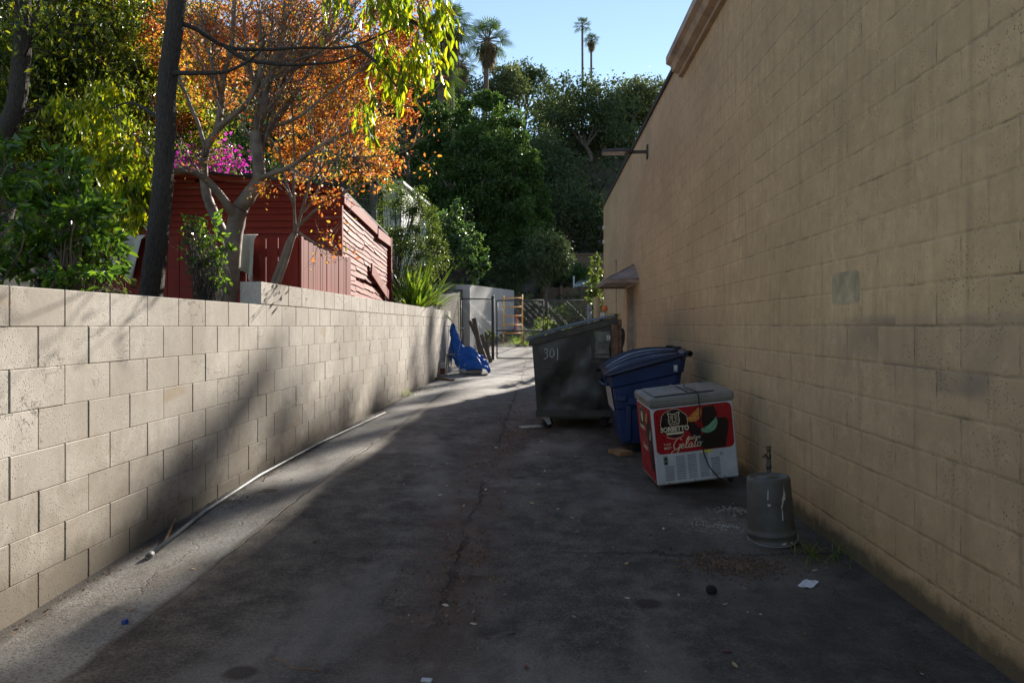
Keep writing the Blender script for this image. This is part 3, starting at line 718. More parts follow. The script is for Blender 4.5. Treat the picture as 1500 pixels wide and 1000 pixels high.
def post(x, y, z0, z1, lab, r=.038):
    t = MB(); t.tube([(x, y, z0 - .1), (x, y, z1)], r, 10); t.lathe([(r * 1.15, -.02), (r * 1.15, .01), (r * .5, .05), (0, .055)], (x, y, z1), 10)
    return tag(t.build('gate_post', MT['post_dark'], loc=(x, y, z0)), lab, 'post', 'posts of the chain link gate')
post(px(722), GY, .3, zt(435), 'thick dark gate post at the left hinge beside the leaning boards', .045)
post(px(888), GY, .3, zt(437), 'dark gate post at the right hinge next to the tan building', .04)
t = thing('chain_link_fence', 'short chain link fence panel between the gate and the concrete wall', 'fence', (px(700), GY, .3))
f = MB(); xl = px(674); f.tube([(xl, GY + .2, zt(437)), (px(722), GY, zt(438))], .02, 8); f.tube([(xl, GY + .2, .3), (xl, GY + .2, zt(436))], .025, 8); f.build('rail', MT['post_dark'], t)
f = MB(); mesh_panel(f, xl, px(720), .36, zt(438), GY + .08); f.build('chain_link', MT['gal'], t)

# yellow scaffold ladder
LY = 27.0
ld_ = thing('scaffold_ladder', 'orange yellow scaffold end frame standing behind the gate', 'ladder', (px(751, LY), LY, gz(-1, LY)))
f = MB(); x0, x1 = px(737.5, LY), px(765, LY)
f.tube([(x0, LY, .70), (x0, LY, zt(433, LY))], .024, 8); f.tube([(x1, LY, .66), (x1, LY, zt(431, LY))], .026, 8)
for py in (436.5, 449.5, 462.5, 475.5, 488): f.tube([(x0, LY, zt(py, LY)), (x1, LY, zt(py, LY))], .019, 8)
f.tube([(x0, LY, zt(434, LY)), (x0 + .1, LY, zt(439, LY))], .015, 6); f.build('frame', MT['yellow'], ld_)
for xx in (x0, x1):
    f = MB(); f.lathe([(.05, 0), (.05, .015), (.028, .02), (.028, .08)], (xx, LY, .645), 10); f.build('foot', MT['gal'], ld_)

# ---------------------------------------------------------------- red shed
SX, SY, SD = -2.85, 10.44, 5.9
sh = thing('red_shed', 'weathered red wooden shed behind the block wall with loose siding boards', 'shed', (-5, 13, 1.46))
L1 = -6.35; sl = .111
ztop = lambda x: 3.31 + (SX - x) * sl
s_ = MB(); ye_ = SY + SD - .1; xe_ = SX - .05 - .095 * (SD - .1)
s_.add([(L1, SY + .05, 1.3), (SX - .05, SY + .05, 1.3), (xe_, ye_, 1.3), (L1, ye_, 1.3), (L1, SY + .05, ztop(L1) - .06), (SX - .05, SY + .05, ztop(SX) - .06), (xe_, ye_, ztop(SX) - .04), (L1, ye_, ztop(L1) - .04)],
    [(3, 2, 1, 0), (4, 5, 6, 7), (0, 1, 5, 4), (1, 2, 6, 5), (2, 3, 7, 6), (3, 0, 4, 7)]); s_.build('wall_core', MT['red_dark'], sh)
f = MB(); z = 1.42; n = 0
while z < ztop(L1):
    h = .092; xr = SX
    f.cv = random.random()
    tiltj = random.uniform(-.004, .004)
    x_l, x_r = L1, SX - .02
    if z + h > ztop(SX): x_r = SX - (z + h - 3.31) / sl * 1.0 - .05
    if x_r > x_l + .3:
        f.add([(x_l, SY - .004, z + h + .01), (x_r, SY - .004, z + h + .01 + tiltj), (x_r, SY - .030, z), (x_l, SY - .030, z), (x_l, SY + .02, z), (x_r, SY + .02, z)], [(0, 1, 2, 3), (3, 2, 5, 4)])
    z += h
f.build('front_siding', MT['red_front'], sh)
f = MB(); f.bar((L1, SY - .035, ztop(L1)), (SX + .01, SY - .035, ztop(SX)), .10, .035, (0, 1, 0)); f.build('roof_fascia', MT['red_front'], sh)
f = MB(); z = 1.46; ztS = lambda y: 3.31 + (y - SY) * .012
rows = int((3.31 - 1.46) / .084)
sdx = lambda y: SX - (y - SY) * .095
for r in range(rows):
    z = 1.46 + r * .084; f.cv = random.random()
    y = SY + .02
    while y < SY + SD - .1:
        L = random.choice([1.3, 2.2, 3.1, SD]); ye = min(SY + SD - .05, y + L)
        ns = max(2, int((ye - y) / .25)); sag = random.uniform(-.030, .012); tw = random.uniform(0, .012); f.cv = random.random()
        top, bot = [], []
        for i in range(ns + 1):
            u = i / ns; yy = y + (ye - y) * u; dz = sag * math.sin(u * math.pi) + random.uniform(-.006, .006) + (.02 * u if r > 5 else 0) * -1
            ex = tw * (u if r % 2 else 1 - u)
            top.append((sdx(yy) + .004, yy, z + .083 + dz * .6)); bot.append((sdx(yy) + .019 + ex, yy, z + dz - random.uniform(0, .006)))
        back = [(p[0] - .028, p[1], p[2] + .004) for p in bot]
        if not (r in (8,) and y < SY + 3 and ye > SY + 2.2 and random.random() < .8): f.grid([top, bot, back], smooth=False)
        y = ye + random.uniform(.004, .02)
f.build('side_siding', MT['red_side'], sh)
f = MB(); f.box(SX - .03, SX + .035, SY - .045, SY + .03, 1.42, 3.33, .003); f.build('corner_board', MT['red_front'], sh)
f = MB(); f.bar((sdx(SY) + .05, SY - .02, 3.22), (sdx(SY + 3.6) + .06, SY + 3.6, 3.225), .17, .03, (1, 0, 0)); f.bar((sdx(SY + 3.62) + .075, SY + 3.62, 3.17), (sdx(SY + SD) + .07, SY + SD, 3.24), .18, .03, (1, 0, 0))
f.build('eave_board', MT['red_side'], sh)
f = MB(); f.bar((sdx(SY + 2.75) + .07, SY + 2.75, 2.42), (sdx(SY + 5.4) + .075, SY + 5.4, 2.05), .20, .03, (1, 0, 0)); f.build('loose_board', MT['red_side'], sh)
f = MB(); f.box(sdx(SY + SD) - .02, sdx(SY + SD) + .10, SY + SD - .06, SY + SD + .05, 1.5, 3.35, .004); f.build('end_post', MT['red_dark'], sh)
f = MB(); xr_ = SX + .02 - .095 * SD
f.add([(SX + .02, SY - .06, 3.345), (xr_, SY + SD, 3.40), (L1, SY + SD, ztop(L1) + .04), (L1, SY - .06, ztop(L1) + .035), (SX + .02, SY - .06, 3.375), (xr_, SY + SD, 3.43), (L1, SY + SD, ztop(L1) + .08), (L1, SY - .06, ztop(L1) + .075)],
    [(3, 2, 1, 0), (4, 5, 6, 7), (0, 1, 5, 4), (1, 2, 6, 5), (2, 3, 7, 6), (3, 0, 4, 7)]); f.build('roof', MT['roofdark'], sh)

# red board fence in front of the shed
FX, FY = -2.715, 8.3
fe = thing('board_fence', 'red vertical board fence in front of the shed with sunlit side', 'fence', (FX, FY, 1.46))
f = MB(); y = FY
i = 0
while y < 10.42:
    wd_ = random.uniform(.085, .10); f.cv = random.random(); u = (y - FY) / 2.1
    zz = 2.40 - .05 * math.sin(u * math.pi) * 1.2 - (.03 if u > .62 else 0) + random.uniform(-.012, .012)
    f.box(FX - .022, FX + random.uniform(-.003, .005), y, y + wd_ - .004, 1.40, zz, .003); y += wd_
f.build('side_boards', MT['red_fence'], fe)
f = MB(); x = FX - .03
while x > -5.0:
    wd_ = random.uniform(.22, .30) if random.random() < .6 else .14; f.cv = random.random()
    f.box(x - wd_ + .006, x, FY - .01 + random.uniform(-.004, .004), FY + .012, 1.40, 2.39 + random.uniform(-.012, .008), .003); x -= wd_
f.build('front_boards', MT['red_dark'], fe)
f = MB(); f.box(FX - .10, FX - .03, FY + .02, FY + .09, 1.4, 2.34); f.box(-5.0, FX - .1, FY + .014, FY + .05, 2.2, 2.28); f.build('rail', MT['red_dark'], fe)

# white cloths hung over the fence
def cloth(cxp, y, ztop_, wd_, ln, lab, skew=0):
    rows = []
    for i in range(15):
        v = i / 14; row = []
        for j in range(17):
            u = j / 16; wv = .035 * math.sin(u * 17 + v * 2) * (.3 + v) + .012 * math.sin(u * 41 + 3 * v)
            sh_ = 1 - .45 * v * abs(math.sin(u * 2.3 + .4))
            xx = cxp + (u - .5) * wd_ * (1 - .25 * v) + skew * v
            if v < .12: row.append((xx, y + .04 - .5 * v + wv * .3, ztop_ + .03 - v * .12))
            else: row.append((xx, y - .045 + wv, ztop_ - (v - .1) * ln * sh_))
        rows.append(row)
    f = MB(); f.grid(rows); o = f.build('hanging_cloth', MT['cloth'], loc=(cxp, y, ztop_), solid=.004)
    return tag(o, lab, 'cloth', 'cloths over the red fence')
cloth(at(352, 380, FY - .08).x, FY - .06, 2.40, .36, .78, 'white cloth hanging over the red fence behind the forked tree', .02)
cloth(at(178, 380, FY - .08).x, FY - .06, 2.40, .55, .75, 'white cloth hanging over the red fence behind the leafy bush', -.08)

# pale building with metal roof beyond the shed
hx = thing('pale_building', 'pale grey building with slanting white roof edge behind the shrub', 'building', (-7, 24, 2))
a = at(588, 272, 22.5); bq = at(624, 302, 28)
f = MB(); f.add([(a.x, 22.5, 1.8), (bq.x, 28, 1.8), (bq.x, 28, bq.z), (a.x, 22.5, a.z), (a.x - .6, 22.7, 1.8), (a.x - .6, 22.7, a.z + .1), (bq.x - 1.6, 28.2, 1.8), (bq.x - 1.6, 28.2, bq.z)], [(0, 1, 2, 3), (4, 0, 3, 5), (1, 6, 7, 2), (6, 4, 5, 7)]); f.build('wall', MT['whitewall'], hx)
f = MB(); rp = [(a.x + .1, 22.3, a.z + .03), (bq.x + .15, 28.1, bq.z + .03), (bq.x - 1.6, 28.3, bq.z + .2), (a.x - .6, 22.5, a.z + .13)]
f.add(rp + [(x, y, z + .08) for x, y, z in rp], [(0, 1, 2, 3), (4, 5, 6, 7), (0, 1, 5, 4), (1, 2, 6, 5), (2, 3, 7, 6), (3, 0, 4, 7)]); f.build('roof', MT['roofmetal'], hx)
# distant wall, fence and canopy at the hill foot
Yd = 44
f = MB(); f.box(px(822, Yd), 7.5, Yd - .1, Yd + .25, zt(374, Yd), zt(371.5, Yd)); f.box(px(822, Yd), 7.5, Yd, Yd + .2, 1.5, zt(374, Yd))
tag(f.build('garden_wall', MT['wood_grey'], loc=(2, Yd, 2)), 'dim ivy covered brown wall at the foot of the hill', 'wall')
Ye = 40
fe2 = thing('plank_fence', 'dark brown plank fence beyond the gate below the pale canopy', 'fence', (2, Ye, 1.6))
f = MB(); x = px(792, Ye)
while x < 5.5:
    f.cv = random.random(); f.box(x, x + .14, Ye, Ye + .03, 1.3, zt(421, Ye) + random.uniform(-.03, .03)); x += .155
f.build('planks', MT['wood_grey'], fe2)
f = MB(); 
for xx in (px(797, Ye), px(822, Ye), px(852, Ye), px(880, Ye)): f.box(xx - .06, xx + .06, Ye - .12, Ye, 1.3, zt(418, Ye))
f.build('posts', MT['wood_grey'], fe2)
cn = thing('canopy', 'small pale blue canopy roof over the plank fence at the hill foot', 'canopy', (3.2, 42, 2))
f = MB(); f.add([(px(840, 41), 40.6, zt(420, 41)), (px(884, 41), 40.6, zt(419, 41)), (px(884, 43), 42.6, zt(411, 43)), (px(846, 43), 42.6, zt(412, 43))], [(0, 1, 2, 3)]); f.build('roof', MT['roofmetal'], cn, solid=.05)
f = MB(); f.tube([(px(840, 41), 40.7, 1.3), (px(840, 41), 40.7, zt(405, 41))], .05, 8); f.tube([(px(876, 41), 40.7, 1.3), (px(876, 41), 40.7, zt(420, 41))], .05, 8); f.build('post', MT['whitepaint'], cn)
# ---------------------------------------------------------------- dumpster
def wheel(mb, c, r, wd): mb.lathe([(0, -wd / 2), (r * .85, -wd / 2), (r, -wd * .3), (r, wd * .3), (r * .85, wd / 2), (0, wd / 2)], c, 18, axis='y')
def caster(root, x, y, z, r, fork, ang=0, wd=.05, lab=None):
    s = MB(); s.M = Matrix.Translation((x, y, 0)) @ Matrix.Rotation(ang, 4, 'Z')
    s.box(-.055, .055, -.055, .055, z - .012, z, .002)
    for k in (-1, 1): s.add([(-.05, k * (wd / 2 + .008), z - .012), (.05, k * (wd / 2 + .008), z - .012), (.085, k * (wd / 2 + .008), gzr + r - .02), (.035, k * (wd / 2 + .008), gzr + r - .03),
                             (-.05, k * (wd / 2 + .013), z - .012), (.05, k * (wd / 2 + .013), z - .012), (.085, k * (wd / 2 + .013), gzr + r - .02), (.035, k * (wd / 2 + .013), gzr + r - .03)],
                            [(0, 1, 2, 3), (7, 6, 5, 4), (0, 4, 5, 1), (1, 5, 6, 2), (2, 6, 7, 3), (3, 7, 4, 0)])
    o = s.build('caster', fork, root)
    w_ = MB(); w_.M = Matrix.Translation((x, y, 0)) @ Matrix.Rotation(ang, 4, 'Z'); wheel(w_, (.05, 0, gzr + r), r, wd); w_.build('tyre', MT['rubber'], o)
    return o
def flat_stroke(mb, pts, wd, f, n=10):
    """a ribbon through 2-D points mapped to 3-D by f(u, v), thick enough to stand proud"""
    P = [Vector((a, b)) for a, b in pts]; Q = []
    for i in range(len(P) - 1):
        p0, p1, p2, p3 = P[max(0, i - 1)], P[i], P[i + 1], P[min(len(P) - 1, i + 2)]
        for k in range(n):
            t = k / n; Q.append(.5 * ((2 * p1) + (p2 - p0) * t + (2 * p0 - 5 * p1 + 4 * p2 - p3) * t * t + (3 * p1 - p0 - 3 * p2 + p3) * t ** 3))
    Q.append(P[-1]); vs = []
    for i, q_ in enumerate(Q):
        t = (Q[min(i + 1, len(Q) - 1)] - Q[max(0, i - 1)]); t = t.normalized() if t.length > 0 else Vector((1, 0)); nn = Vector((-t.y, t.x))
        ww = wd[0] + (wd[1] - wd[0]) * abs(t.y) if hasattr(wd, '__len__') else wd
        vs += [f(*(q_ + nn * ww / 2)), f(*(q_ - nn * ww / 2))]
    mb.add(vs, [(2 * i, 2 * i + 1, 2 * i + 3, 2 * i + 2) for i in range(len(Q) - 1)])
gzr = gz(.4, 10) + .002
Y0, Y1 = 9.62, 11.35
xL, xR = at(779, 500, Y0).x, at(905, 470, Y0).x
zb = at(790, 609, Y0).z; zl = at(779, 499, Y0).z; zr = at(905, 465, Y0).z
xb = at(786, 610, Y0).x
dp = thing('dumpster', 'large dark steel dumpster with sloping black lids and the number 301 chalked on its side', 'dumpster', ((xL + xR) / 2, (Y0 + Y1) / 2, gzr))
f = MB()
nx, nz = 44, 30; P = []
dents = [(.42, .42, .16, .030), (.16, .22, .13, .022), (.78, .20, .14, -.028), (.60, .52, .10, -.016), (.38, .10, .09, .014), (.86, .62, .08, -.02), (.28, .66, .22, -.012), (.66, .80, .2, .012), (.52, .30, .12, -.020), (.9, .4, .08, .018)]
zt_ = lambda u: zl + (zr - zl) * u
for j in range(nz + 1):
    v = j / nz; row = []
    for i in range(nx + 1):
        u = i / nx; x = (xb + .01) * (1 - v) + xL * v; x = x + (xR - .0 - x) * u; z = zb + (zt_(u) - zb) * v
        d = 1.25 * sum(a * math.exp(-(((u - cu) / r) ** 2 + ((v - cv) / (r * 1.1)) ** 2)) for cu, cv, r, a in dents)
        d += .006 * noise.noise(Vector((u * 7, v * 7, 3))) + .003 * noise.noise(Vector((u * 19, v * 15, 3)))
        e = min(1, 8 * min(u, 1 - u, v, 1 - v)); row.append((x, Y0 + d * e, z))
    P.append(row)
f.grid(P)
f.add([(xb, Y1, zb), (xR, Y1, zb), (xR, Y1, zr), (xL, Y1, zl)], [(0, 1, 2, 3)])
f.add([(xb + .01, Y0, zb), (xL, Y0, zl), (xL, Y1, zl), (xb + .01, Y1, zb)], [(0, 1, 2, 3)])
f.add([(xR, Y0, zb), (xR, Y0, zr), (xR, Y1, zr), (xR, Y1, zb)], [(0, 1, 2, 3)])
f.add([(xb, Y0, zb), (xR, Y0, zb), (xR, Y1, zb), (xb, Y1, zb)], [(0, 1, 2, 3)])
f.build('body', MT['dump'], dp)
f = MB(); f.bar((xL - .03, Y0 - .012, zl - .03), (xR + .0, Y0 - .012, zr - .03), .085, .035, (0, 1, 0), .004)
f.bar((xL - .02, Y0 + .01, zl - .03), (xL - .02, Y1, zl - .03), .08, .035, (1, 0, 0), .004)
f.build('rim', MT['dump_rim'], dp)
f = MB(); f.bar((xb - .01, Y0 - .010, zb + .035), (xR + .0, Y0 - .010, zb + .035), .085, .03, (0, 1, 0), .004)
f.build('bottom_rail', MT['dump_rim'], dp)
for k, (a, b) in enumerate(((Y0 - .04, (Y0 + Y1) / 2 - .01), ((Y0 + Y1) / 2 + .01, Y1 + .04))):
    f = MB(); rows = []
    for i in range(15):
        u = i / 14; x = xL - .07 + (xR - .02 - xL + .07) * u; z = zl + .03 + (zr - zl) * u + .014 * math.sin(u * math.pi) - (.03 * (1 - u) ** 6)
        rows.append([(x, a, z - .012), (x, a, z), (x, a + (b - a) * .33, z + .012), (x, a + (b - a) * .66, z + .014), (x, b, z), (x, b, z - .012)])
    f.grid(rows, smooth=False); f.build('lid', MT['lid_black'], dp, solid=.008)
f = MB(); f.tube([(xR - .02, Y0 - .05, zr + .03), (xR - .02, Y1 + .05, zr + .03)], .018, 8); f.build('hinge_bar', MT['black_metal'], dp)
f = MB(); f.box(xR - .09, xR - .0, Y0 - .075, Y0 - .032, zb + .12, zr - .09, .004); f.box(xR - .0, xR + .045, Y0 - .05, Y0 + .02, zb + .1, zr - .02, .004); f.build('rusty_post', MT['rust'], dp)
u0 = xR - .33
f = MB(); f.box(u0 + .02, xR - .10, Y0 - .05, Y0 - .016, .98, 1.33, .006); f.box(u0 + .05, xR - .11, Y0 - .075, Y0 - .0505, 1.03, 1.18, .012); f.build('fork_bracket', MT['bracket'], dp)
f = MB(); f.box(u0 - .01, u0 + .019, Y0 - .06, Y0 - .012, .98, 1.26, .003); f.build('fork_slot', MT['black_metal'], dp)
f = MB(); f.box(xR - .15, xR - .10, Y0 - .054, Y0 - .0515, 1.21, 1.28); f.build('reflector', MT['label'], dp)
f = MB()
for k in range(4): f.tube([(xR + .055 + .02 * math.sin(i * 1.3 + k), Y0 - .02 + .01 * k + .01 * math.cos(i + k), zr - .14 - i * .085 - k * .03) for i in range(6)], .018, 6)
f.build('hanging_strap', MT['rubber'], dp)
ff = lambda u, v: (u, Y0 - .022, v)
f = MB(); X0 = at(797, 520, Y0).x; Z0 = at(797, 526, Y0).z; s = .0088
def ch(pts, w_=.012): flat_stroke(f, [(X0 + a * s, Z0 + b * s * 1.1) for a, b in pts], w_, ff)
ch([(0, 12), (3, 14), (5.5, 12), (3.5, 9.5), (1.8, 9), (4.5, 7.5), (5, 3.5), (2, 1), (-.5, .5)]); ch([(12, 14), (9, 11), (8.6, 6), (11, 3), (14, 5), (14.5, 10), (12, 14), (11, 13.5)]); ch([(19.5, 15), (19.8, 8), (19.6, -1)])
f.build('chalk_number', MT['chalk'], dp)
for k, (x, y, mt, ang) in enumerate(((xb + .10, Y0 + .10, MT['whitepaint'], .5), (xR - .14, Y0 + .10, MT['black_metal'], 2.2), (xb + .10, Y1 - .12, MT['black_metal'], .3), (xR - .14, Y1 - .12, MT['black_metal'], 1.9))):
    caster(dp, x, y, zb, .072, mt, ang)
for ya_ in (Y0 + .12, Y1 - .22): f = MB(); f.box(xb + .12, xR - .1, ya_, ya_ + .1, zb - .05, zb - .002); f.build('skid_beam', MT['black_metal'], dp)

# ---------------------------------------------------------------- blue wheeled bin
gzr = gz(1.1, 8.4) + .002
bn = thing('recycling_bin', 'dark blue plastic wheeled bin with domed ribbed lid between dumpster and freezer', 'bin', (1.2, 8.45, gzr), rot=(0, 0, R(-3)))
Yn, Yf = 7.95, 9.0
XL, XR = at(897, 556, Yn).x, at(1002, 530, Yn).x
zL, zR = at(893, 549, Yn).z, at(1008, 520, Yn).z
XB = at(911, 650, Yn).x; zB = at(911, 651, Yn).z
f = MB()
def ring(t, ins=0):
    z = zB * (1 - t); x0 = XB + (XL - XB) * t + ins; x1 = (XR - .13) + .13 * t - ins
    y0 = Yn + .05 * (1 - t) + ins; y1 = Yf - .05 * (1 - t) - ins; c = .07
    zz = lambda x: zB + (zL + (zR - zL) * (x - XL) / (XR - XL) - zB) * t
    p = [(x0 + c, y0), (x1 - c, y0), (x1 - c * .3, y0 + c * .3), (x1, y0 + c), (x1, y1 - c), (x1 - c * .3, y1 - c * .3), (x1 - c, y1), (x0 + c, y1), (x0 + c * .3, y1 - c * .3), (x0, y1 - c), (x0, y0 + c), (x0 + c * .3, y0 + c * .3)]
    return [(x, y, zz(x)) for x, y in p]
rings = [ring(t, i) for t, i in ((0, .03), (.015, 0), (.2, 0), (.48, 0), (.50, -.012), (.80, -.012), (.82, -.03), (.97, -.035), (1, -.03))]
n = 12; vs = [p for r_ in rings for p in r_]
f.add(vs, [(i * n + k, i * n + (k + 1) % n, (i + 1) * n + (k + 1) % n, (i + 1) * n + k) for i in range(len(rings) - 1) for k in range(n)] + [tuple(range(n))])
f.build('body', MT['bin_blue'], bn)
f = MB()
f.box(XB + .05, XR - .12, Yn - .022, Yn + .05, zB + .42, zB + .50, .010)
f.box(XB + .045, XB + .10, Yn - .012, Yn + .06, zB + .04, zB + .42, .008); f.box(XR - .24, XR - .16, Yn - .012, Yn + .06, zB + .04, zB + .42, .008)
f.box(XL + .03, XL + .15, Yn - .040, Yn + .03, .60, .66, .008); f.tube([(XL - .03, Yn + .2, zL - .12), (XL - .075, Yn + .26, zL - .12), (XL - .075, Yf - .26, zL - .12), (XL - .03, Yf - .2, zL - .12)], .014, 6)
f.build('side_rib', MT['bin_blue'], bn)
lx0, lx1 = XL - .085, XR + .035; rows = []
N = 20
def lidz(u): return zL + .012 + (zR - zL + .03) * u + .105 * math.sin(min(1, u * 1.04) ** .8 * math.pi) ** .9 if u < .96 else zL + .012 + (zR - zL + .03) * u + .02
for i in range(N + 1):
    u = i / N; x = lx0 + (lx1 - lx0) * u; e = zL + .012 + (zR - zL + .03) * u - .02; z = lidz(u)
    rows.append([(x, Yn - .06, e - .028), (x, Yn - .06, e + .012), (x, Yn + .02, e + (z - e) * .55), (x, Yn + .12, z), (x, Yn + .5, z + .022), (x, Yf - .12, z), (x, Yf - .0, e + (z - e) * .5), (x, Yf + .06, e + .012), (x, Yf + .06, e - .028)])
f = MB(); f.grid(rows); ld2 = f.build('lid', MT['bin_lid'], bn, solid=.008)
f = MB(); f2 = MB()
def lsurf(u, yy):
    e = zL + .012 + (zR - zL + .03) * u - .02; z = lidz(u)
    return lerp(yy, [Yn - .06, Yn + .02, Yn + .12, Yn + .5, Yf - .12], [e + .012, e + (z - e) * .55, z, z + .022, z])
for k, yy in enumerate((Yn - .02, Yn + .07, Yn + .13, Yn + .22, Yn + .36, Yn + .46, Yn + .62, Yn + .72, Yf - .17)):
    pts = [(lx0 + (lx1 - lx0) * u, yy, lsurf(u, yy) + .004) for u in np.linspace(.04, .90, 18)]
    (f2 if k == 3 else f).tube(pts, .010, 6)
f.build('rib', MT['bin_lid'], ld2); f2.build('rib', MT['lid_rib'], ld2)
f = MB(); f.tube([(XR + .045, Yn - .08, zR + .02), (XR + .045, Yf + .05, zR + .02)], .018, 8)
for yy in (Yn - .05, Yn + .18, Yn + .5, Yf - .12): f.lathe([(.0, -.03), (.034, -.03), (.034, .03), (0, .03)], (XR + .045, yy, zR + .02), 10, axis='y'); f.bar((XR - .03, yy, zR - .04), (XR + .045, yy, zR + .02), .04, .02)
for yy in (Yn + .3, Yn + .75): f.box(XR - .06, XR + .03, yy, yy + .07, zR + .02, zR + .085, .01)
f.build('hinge_bar', MT['rubber'], bn)
bxs = lambda z: XB + (XL - XB) * (z - zB) / (zL - zB) - .020
f = MB(); f.box(XR - .115, XR - .08, Yn - .052, Yn - .032, zR - .17, zR - .105); f.build('tag', MT['label'], bn)
f = MB(); f.add([(XL - .010, Yn + .13, zL - .13), (XL - .010, Yf - .25, zL - .13), (bxs(zL - .40), Yf - .25, zL - .40), (bxs(zL - .40), Yn + .13, zL - .40)], [(0, 1, 2, 3)]); f.build('label', MT['label'], bn, solid=.003)
for x, y, a_ in ((XB + .12, Yn + .09, .5), (XR - .24, Yn + .1, 2.4), (XB + .12, Yf - .12, .2), (XR - .24, Yf - .12, 2.0)):
    caster(bn, x, y, zB, .068, MT['black_metal'], a_, .06)

# ---------------------------------------------------------------- gelato freezer
fz = thing('ice_cream_freezer', 'leaning white chest freezer with red printed gelato panels and grey lid', 'freezer', (.971, 6.238, .058), rot=(0, 0, 0))
fz.rotation_euler = (Matrix.Rotation(.085, 3, 'Z') @ Matrix.Rotation(.056, 3, 'X') @ Matrix.Rotation(-.11, 3, 'Y')).to_euler()
fz.location = (.971, 6.238, .050 + .012)
W, D, H, HL = .695, .563, .737, .652
b = lambda mb, name, mt, par=fz: mb.build(name, MT[mt], par, local=True)
f = MB(); f.box(0, W, 0, D, 0, HL, .012); b(f, 'body', 'fz_white')
f = MB(); f.box(-.012, W + .012, -.014, D + .01, HL, H - .004, .016); lid = b(f, 'lid', 'fz_grey')
f = MB(); f.box(.05, W - .13, .06, D - .05, H - .004, H + .010, .006); b(f, 'sliding_panel', 'fz_grey', lid)
f = MB(); f.box(.055, W - .14, .052, .060, H - .003, H + .004); f.box(.33, .345, .07, D - .06, H + .010, H + .013); f.box(-.0125, W + .0125, -.0147, -.0135, HL + .026, HL + .029); b(f, 'seam', 'fz_slot', lid)
def rrect(x0, x1, z0, z1, r, n=6, corners=(1, 1, 1, 1)):
    out = []
    for (cx_, cz_, a0), c in zip(((x1 - r, z1 - r, 0), (x0 + r, z1 - r, 90), (x0 + r, z0 + r, 180), (x1 - r, z0 + r, 270)), corners):
        if c: out += [(cx_ + r * math.cos(R(a0 + 90 * i / n)), cz_ + r * math.sin(R(a0 + 90 * i / n))) for i in range(n + 1)]
        else: out.append((cx_ + r * (1 if a0 in (0, 270) else -1), cz_ + r * (1 if a0 in (0, 90) else -1)))
    return out
px0, px1, pz0, pz1 = .020, W - .018, .262, HL - .012
f = MB(); f.prism(rrect(px0, px1, pz0, pz1, .045), -.0018, .001, 'xz'); pan = b(f, 'front_panel', 'fz_red')
fr = lambda d: (lambda u, v: (u, -.0018 - d, v))
def poly(mb, pts, d, th=.0008): mb.prism(pts, -.0018 - d, -.0018 - d + th, 'xz')
def rot(pts, cx_, cz_, a, sx=1, sz=1): return [(cx_ + (x * sx) * math.cos(a) - (z * sz) * math.sin(a), cz_ + (x * sx) * math.sin(a) + (z * sz) * math.cos(a)) for x, z in pts]
circ = lambda cx_, cz_, rx, rz, n=28: [(cx_ + rx * math.cos(2 * math.pi * i / n), cz_ + rz * math.sin(2 * math.pi * i / n)) for i in range(n)]
# emblem: dark scalloped badge, animal head of line work, name on a ribbon
f = MB(); badge = []
for i in range(61):
    a_ = R(-25 + 230 * i / 60); r_ = .108 + .007 * abs(math.sin((a_ + .2) * 3)); badge.append((.186 + r_ * 1.02 * math.cos(a_), .520 + r_ * .98 * math.sin(a_)))
poly(f, badge, .0008); poly(f, [(.060, .438), (.312, .438), (.312, .498), (.060, .498)], .0009); poly(f, [(.100, .447), (.272, .447), (.255, .415), (.225, .400), (.186, .393), (.147, .400), (.117, .415)], .0008)
# tub, scoop shadow and spatula silhouettes
poly(f, rot([(-.05, -.10), (.06, -.13), (.085, .02), (.075, .10), (-.015, .11), (-.055, .0)], .47, .515, .15), .0009)
poly(f, [(.43, .268), (.60, .268), (.645, .46), (.63, .515), (.53, .52), (.50, .44), (.42, .40), (.36, .33)], .0010)
poly(f, [(.285, .565), (.34, .52), (.40, .44), (.42, .30), (.36, .29), (.31, .42), (.275, .50)], .0011)
b(f, 'dark_print', 'fz_dark', pan)
f = MB(); F1 = fr(.0022)
st = lambda pts, w_=.0035, mb=None: flat_stroke(mb or f, pts, w_, F1, 5)
flat_stroke(f, badge, .0035, F1, 2)
st([(.108, .412), (.130, .397), (.186, .383), (.242, .397), (.264, .412)], .003)
poly(f, [(.108, .438), (.264, .438), (.252, .420), (.120, .420)], .0020); 
hx_, hz_ = .186, .545
st([(hx_ - .040, hz_ + .030), (hx_ - .046, hz_ + .000), (hx_ - .042, hz_ - .03), (hx_ - .024, hz_ - .055), (hx_, hz_ - .064), (hx_ + .024, hz_ - .055), (hx_ + .042, hz_ - .03), (hx_ + .046, hz_), (hx_ + .040, hz_ + .030)], .005)
st([(hx_ - .040, hz_ + .030), (hx_ - .050, hz_ + .058), (hx_ - .030, hz_ + .052), (hx_ - .014, hz_ + .046), (hx_ + .014, hz_ + .046), (hx_ + .030, hz_ + .052), (hx_ + .050, hz_ + .058), (hx_ + .040, hz_ + .030)], .006)
for s_1 in (-1, 1):
    st([(hx_ + s_1 * .010, hz_ + .006), (hx_ + s_1 * .020, hz_ + .014), (hx_ + s_1 * .032, hz_ + .010)], .005)
    st([(hx_ + s_1 * .007, hz_ + .040), (hx_ + s_1 * .010, hz_ + .014), (hx_ + s_1 * .013, hz_ - .020), (hx_ + s_1 * .022, hz_ - .034), (hx_ + s_1 * .010, hz_ - .043), (hx_, hz_ - .036)], .0035)
    for (a_, c_) in ((.020, .034), (.030, .028), (.036, -.004), (.034, -.018), (.024, -.004), (.030, -.034), (.019, .024)): poly(f, circ(hx_ + s_1 * a_, hz_ + c_, .0042, .0036, 8), .0022)
